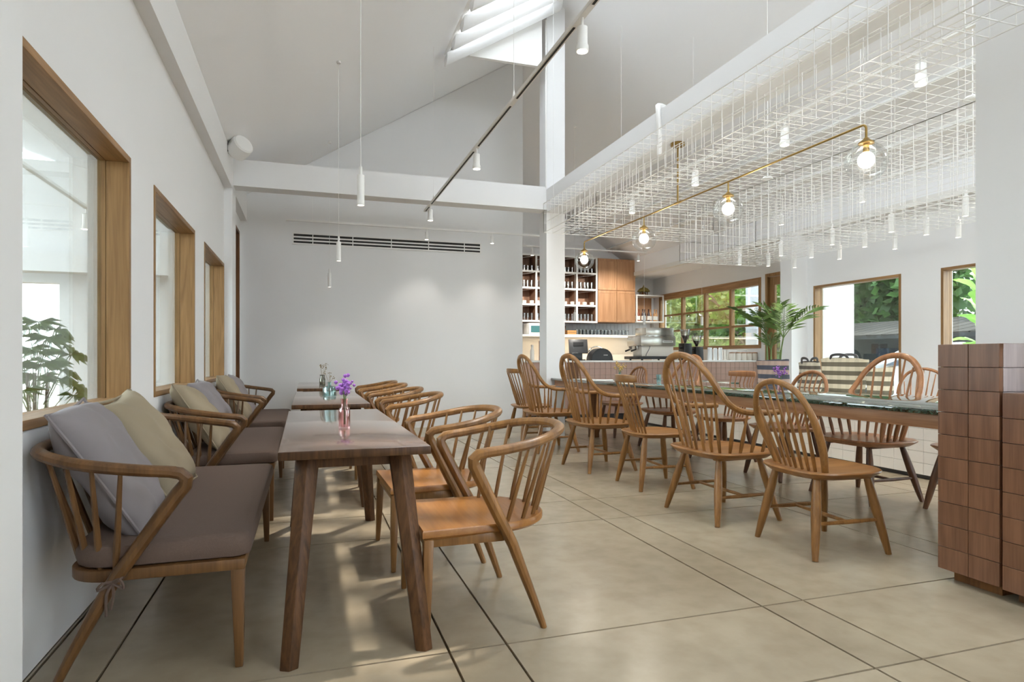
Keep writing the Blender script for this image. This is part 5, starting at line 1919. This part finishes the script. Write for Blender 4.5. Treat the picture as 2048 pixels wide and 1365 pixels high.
# little thatched hut ornament
ht = thing('hut_ornament', 'small thatched hut ornament on top of the bottle shelf', 'ornament', (7.78, SY + 0.2, 1.95 + h_))
for q in (-0.07, 0.07):
    for r_ in (-0.05, 0.05):
        MB().lathe([(0.012, 0), (0.012, 0.1)], (q, r_, 0), 6).build('post', 'dark_teak', ht)
MB().lathe([(0.15, 0.09), (0.155, 0.11), (0.10, 0.17), (0.03, 0.20), (0.012, 0.24), (0.003, 0.27)], (0, 0, 0), 16).build('thatched_roof', 'thatch', ht, smooth=True)
MB().lathe([(0.05, 0.0), (0.06, 0.04), (0.03, 0.08)], (0, 0, 0), 10).build('base_core', 'dark_teak', ht, smooth=True)
# white microwave on a bracket
mw = thing('microwave_oven', 'white microwave with a teal screen left of the column', 'microwave', (4.62, SY + 0.02, 1.62))
MB().box(0, 0.44, 0, 0.36, 0, 0.26).build('case', 'white_metal', mw, bevel=0.008)
MB().box(0.05, 0.33, -0.004, 0.0, 0.05, 0.2).build('door_window', 'teal', mw)
MB().box(0.345, 0.36, -0.02, 0.0, 0.05, 0.21).build('handle', 'steel', mw)
mw.location = (4.72, SY - 0.08, 1.62)
wsh = tag(MB().box(4.55, 5.25, SY - 0.1, SY + 0.45, 1.585, 1.62).build('microwave_shelf', 'white_paint'), 'short white shelf carrying the microwave', 'shelf')

# ------------------------------------------------------------------ room beyond the left windows
mb = MB()
mb.box(-3.0, XL - 0.2, 9.4, 9.6, 0, 3.6)
mb.box(-6.2, -3.0, 9.4, 9.6, 2.05, 3.6)
mb.box(-6.2, -4.3, 9.4, 9.6, 0, 2.05)
struct(mb.build('wall_side_room_back', 'wall'))
struct(MB().box(-6.2, XL - 0.2, -1.2, -1.0, 0, 3.6).build('wall_side_room_front', 'wall'))
mb = MB()
for y0, y1 in ((-1.0, 0.2), (4.3, 4.7), (9.0, 9.6)):  # wide gaps between these piers left open to the sky for daylight
    mb.box(-6.2, -6.0, y0, y1, 0, 3.6)
mb.box(-6.2, -6.0, -1, 9.6, 3.3, 3.6)
struct(mb.build('wall_side_room_left', 'wall'))
vs = [(-4.6, -1.2, 4.05), (XL - 0.2, -1.2, 3.1), (XL - 0.2, 9.6, 3.1), (-4.6, 9.6, 4.05)]  # ceiling stops short; the unseen open strip is added to brighten this room
struct(MB().add(vs + [(a, b, c + 0.1) for a, b, c in vs], [(0, 1, 2, 3), (7, 6, 5, 4), (0, 4, 5, 1), (1, 5, 6, 2), (2, 6, 7, 3), (3, 7, 4, 0)]).build('ceiling_side_room', 'ceil'))
struct(MB().box(-6.2, XL - 0.2, 9.0, 9.25, 2.15, 2.38).build('trim_17', 'wall'))
trs = thing('track_light_rail', 'white track in the room beyond the left windows', 'track light', (-1.9, 0, 2.45))
MB().box(-0.018, 0.018, 2.0, 8.8, 0, 0.024).build('rail', 'white_metal', trs)
for yy in (4.6, 6.6):
    track_spot(trs, (0, yy, 0), (-0.3, 0.3, -2), 16)
for yy in (3.0, 8.0):
    MB().tube([(0, yy, 0.024), (0, yy, 0.9)], 0.0018, 5).build('hanging_wire', 'white_metal', trs)
fan_palm('fan_palm', 'fan palm in a pot seen through the nearest left window', (-2.38, 6.9, 0), 1.2, 24, 0.21, 8)

# ------------------------------------------------------------------ outside
struct(MB().box(-40, 60, -40, 60, -0.35, -0.13).build('ground', 'ground'))


def blob_tree(name, label, loc, crown_r, crown_z, n, leaf, mat, seed, trunk=True, cat='tree'):
    random.seed(seed)
    t_ = thing(name, label, cat, loc)
    mb = MB()
    lumps = [(Vector((random.gauss(0, 0.5), random.gauss(0, 0.5), random.gauss(0, 0.45))), random.uniform(0.35, 0.6)) for _ in range(14)]
    for k in range(n):
        c, r = random.choice(lumps)
        d_ = Vector((random.gauss(0, 1), random.gauss(0, 1), random.gauss(0, 1))).normalized() * r * random.uniform(0.6, 1.0)
        p = (c + d_)
        p = Vector((p.x * crown_r[0], p.y * crown_r[1], p.z * crown_r[2] + crown_z))
        if p.z < 0.0:
            continue
        a = Vector((random.gauss(0, 1), random.gauss(0, 1), random.gauss(-0.3, 0.6))).normalized()
        b = a.cross(Vector((random.gauss(0, 1), random.gauss(0, 1), random.gauss(0, 1)))).normalized()
        l = leaf * random.uniform(0.6, 1.3)
        mb.add([p, p + a * l * 0.5 + b * l * 0.34, p + a * l, p + a * l * 0.5 - b * l * 0.34], [(0, 1, 2), (0, 2, 3)])
    tag(mb.build('foliage', mat, t_), kind='stuff')
    if trunk:
        MB().tube(bez([(0, 0, -0.2), (0.1, 0.05, crown_z * 0.5), (0, 0.1, crown_z)], 8), 0.09, 8).build('trunk', 'bark', t_, smooth=True)
        for q in range(5):
            a = random.uniform(0, 6.28)
            MB().tube(bez([(0.05, 0.05, crown_z * 0.55), (crown_r[0] * 0.4 * math.cos(a), crown_r[1] * 0.4 * math.sin(a), crown_z * 0.95), (crown_r[0] * 0.8 * math.cos(a), crown_r[1] * 0.8 * math.sin(a), crown_z + crown_r[2] * random.uniform(0, 0.5))], 8), [0.05] * 4 + [0.03] * 5, 6).build('branch', 'bark', t_, smooth=True)
    return t_


blob_tree('leafy_tree', 'dense broad-leaved tree seen above the shed in the middle right window', (19.6, 17.0, -0.13), (2.8, 3.4, 2.3), 3.6, 9000, 0.42, 'leafC', 31)
blob_tree('leafy_tree', 'dense tree seen through the window nearest the tiled block', (15.5, 6.4, -0.13), (2.4, 2.6, 2.2), 3.3, 4600, 0.36, 'leafC', 32)
blob_tree('leafy_tree', 'bright leafy tree at the left edge of the middle right window', (19.0, 22.5, -0.13), (2.6, 2.8, 2.4), 3.6, 4200, 0.40, 'leafA', 33)
blob_tree('fine_leaf_tree', 'pale fine-leaved tree outside the kitchen window, left part', (14.4, 26.5, -0.13), (2.6, 3.0, 2.8), 3.0, 6000, 0.26, 'leafB', 34)
blob_tree('fine_leaf_tree', 'pale fine-leaved tree outside the kitchen window, middle', (13.9, 20.4, -0.13), (2.5, 2.5, 2.6), 3.0, 6500, 0.24, 'leafB', 35)
blob_tree('fine_leaf_tree', 'bright green tree outside the kitchen window beside the pale pillar', (12.9, 16.3, -0.13), (1.5, 1.4, 1.9), 2.8, 3600, 0.22, 'leafA', 36)


def garden_palm(label, loc, n, L, seed):
    random.seed(seed)
    p = thing('garden_palm', label, 'plant', loc)
    for k in range(n):
        a = 2 * PI * k / n + random.uniform(-0.2, 0.2)
        me = frond_mesh(L * random.uniform(0.8, 1.1), 18, 0.016, random.uniform(0.25, 0.5), random.randint(0, 999), 0.5).mesh('frond')
        me.materials.append(M['leafA'])
        inst('frond', me, p, (0, 0, 0.55), (0, random.uniform(-1.0, -0.2), a))
    MB().lathe([(0.16, -0.2), (0.18, 0.3), (0.12, 0.6)], (0, 0, 0), 12).build('trunk', 'bark', p, smooth=True)


garden_palm('low garden palm outside the kitchen window, right panes', (10.2, 13.9, 0.15), 16, 1.15, 41)
garden_palm('low garden palm outside the kitchen window, middle panes', (10.0, 15.35, 0.15), 16, 1.15, 42)
# porch pillars
for k, (x0, x1, y0, y1, lb) in enumerate(((10.1, 10.45, 12.35, 12.75, 'pale square porch pillar seen in the kitchen window'), (9.3, 9.6, 16.85, 17.4, 'white porch pillar at the left edge of the kitchen window'))):
    o = MB().box(x0, x1, y0, y1, -0.13, 4.2).build('porch_pillar', 'pale_stone', bevel=0.01)
    MB().box(x0 - 0.03, x1 + 0.03, y0 - 0.03, y1 + 0.03, -0.13, 0.05).build('pillar_base', 'pale_stone', o)
    tag(o, lb, 'pillar')

# fiddle leaf fig by the right window
fg = thing('fiddle_leaf_fig', 'fiddle-leaf fig with large light green leaves outside the right window', 'plant', (8.55, 6.05, -0.13))
MB().lathe([(0.18, 0), (0.24, 0.45), (0.25, 0.47), (0.21, 0.47), (0.2, 0.42), (0.01, 0.41)], (0, 0, 0), 20, cap=False).build('pot', 'ceramic', fg, smooth=True)
MB().tube(bez([(0, 0, 0.4), (0.03, 0.0, 1.2), (-0.02, 0.02, 1.9), (0.0, 0.0, 2.35)], 14), 0.014, 7).build('stem', 'bark', fg, smooth=True)


def fig_leaf(L, W):
    n = 10
    vs, fs = [], []
    for i in range(n + 1):
        t_ = i / n
        w_ = W * (math.sin(PI * min(1, t_ * 1.02)) ** 0.7) * (0.55 + 0.75 * t_) * (1 - 0.25 * math.exp(-((t_ - 0.4) / 0.12) ** 2))
        zc = 0.35 * L * t_ * (1 - t_) * 1.2 - 0.1 * L * t_ * t_
        for s in (-1, -0.5, 0, 0.5, 1):
            vs.append((L * t_, s * w_, zc + 0.18 * abs(s) * w_ + 0.012 * math.sin(9 * t_ + 4 * s)))
    for i in range(n):
        for k in range(4):
            a = i * 5 + k
            fs.append((a, a + 1, a + 6, a + 5))
    return MB().add(vs, fs)


fm = fig_leaf(0.36, 0.13).mesh('leaf', smooth=True)
fm.materials.append(M['fig'])
random.seed(9)
for k in range(19):
    zz = 0.95 + 1.42 * k / 18
    a = k * 2.4
    inst('leaf', fm, fg, (0.02 * math.cos(a), 0.02 * math.sin(a), zz), (random.uniform(-0.3, 0.3), random.uniform(-0.9, -0.1), a), (random.uniform(0.85, 1.15),) * 3)

# shed
sh = thing('open_shed', 'weathered open shed with corrugated roof beyond the car', 'shed', (15.6, 12.6, -0.13))
MB().box(0.6, 0.7, -4.0, 4.0, 0, 2.2).build('back_boards', 'shed', sh)
for yy in (-3.8, -1.2, 1.3, 3.8):
    MB().box(-1.5, -1.38, yy - 0.06, yy + 0.06, 0, 1.75).build('post', 'shed', sh)
MB().bar((-1.45, -4.0, 1.78), (-1.45, 4.0, 1.78), 0.08, 0.12).build('beam', 'shed', sh)
for k in range(20):
    yy = -4.2 + k * 0.44
    MB().bar((-1.9, yy, 1.80), (0.9, yy, 2.30), 0.40, 0.03).build('roof_sheet', 'rust', sh)
random.seed(2)
for k in range(12):
    yy = -3.4 + k * 0.6
    MB().box(-0.2, 0.3, yy, yy + random.uniform(0.25, 0.5), 0.0, random.uniform(0.6, 1.5)).build('stored_crate', ['shed', 'rust', 'card', 'navy'][k % 4], sh, bevel=0.02)

# parked car, long axis along y
car = thing('parked_car', 'silver saloon car parked outside the right windows', 'car', (11.75, 8.55, -0.13))
prof = [(-2.2, 0.35), (-2.25, 0.7), (-2.1, 0.92), (-1.2, 1.02), (-0.55, 1.42), (0.1, 1.5), (0.75, 1.44), (1.5, 1.06), (2.1, 0.92), (2.25, 0.65), (2.2, 0.35)]
rings = []
for xx, sc_, dz in ((-0.86, 0.97, -0.03), (-0.78, 1.0, 0), (0.0, 1.0, 0.03), (0.78, 1.0, 0), (0.86, 0.97, -0.03)):
    rings.append([(xx * (0.82 if z_ > 1.1 else 1), y_ * sc_, z_ + (dz if z_ > 0.6 else 0)) for y_, z_ in prof])
MB().loft(rings).build('body', 'car', car, bevel=0.03, bseg=2)
for s in (-1, 1):
    MB().add([(s * 0.80, -0.95, 1.06), (s * 0.80, 1.2, 1.08), (s * 0.735, 0.62, 1.40), (s * 0.735, -0.45, 1.38)], [(0, 1, 2, 3) if s < 0 else (3, 2, 1, 0)]).build('side_window', 'carglass', car)
    for yy in (-1.35, 1.35):
        w2 = MB()
        w2.lathe([(0.18, -0.1), (0.31, -0.1), (0.32, 0), (0.31, 0.1), (0.18, 0.1)], (0, 0, 0), 20)
        o = w2.build('wheel', 'tyre', car, smooth=True)
        o.location = (s * 0.8, yy, 0.32)
        o.rotation_euler = (0, R(90), 0)
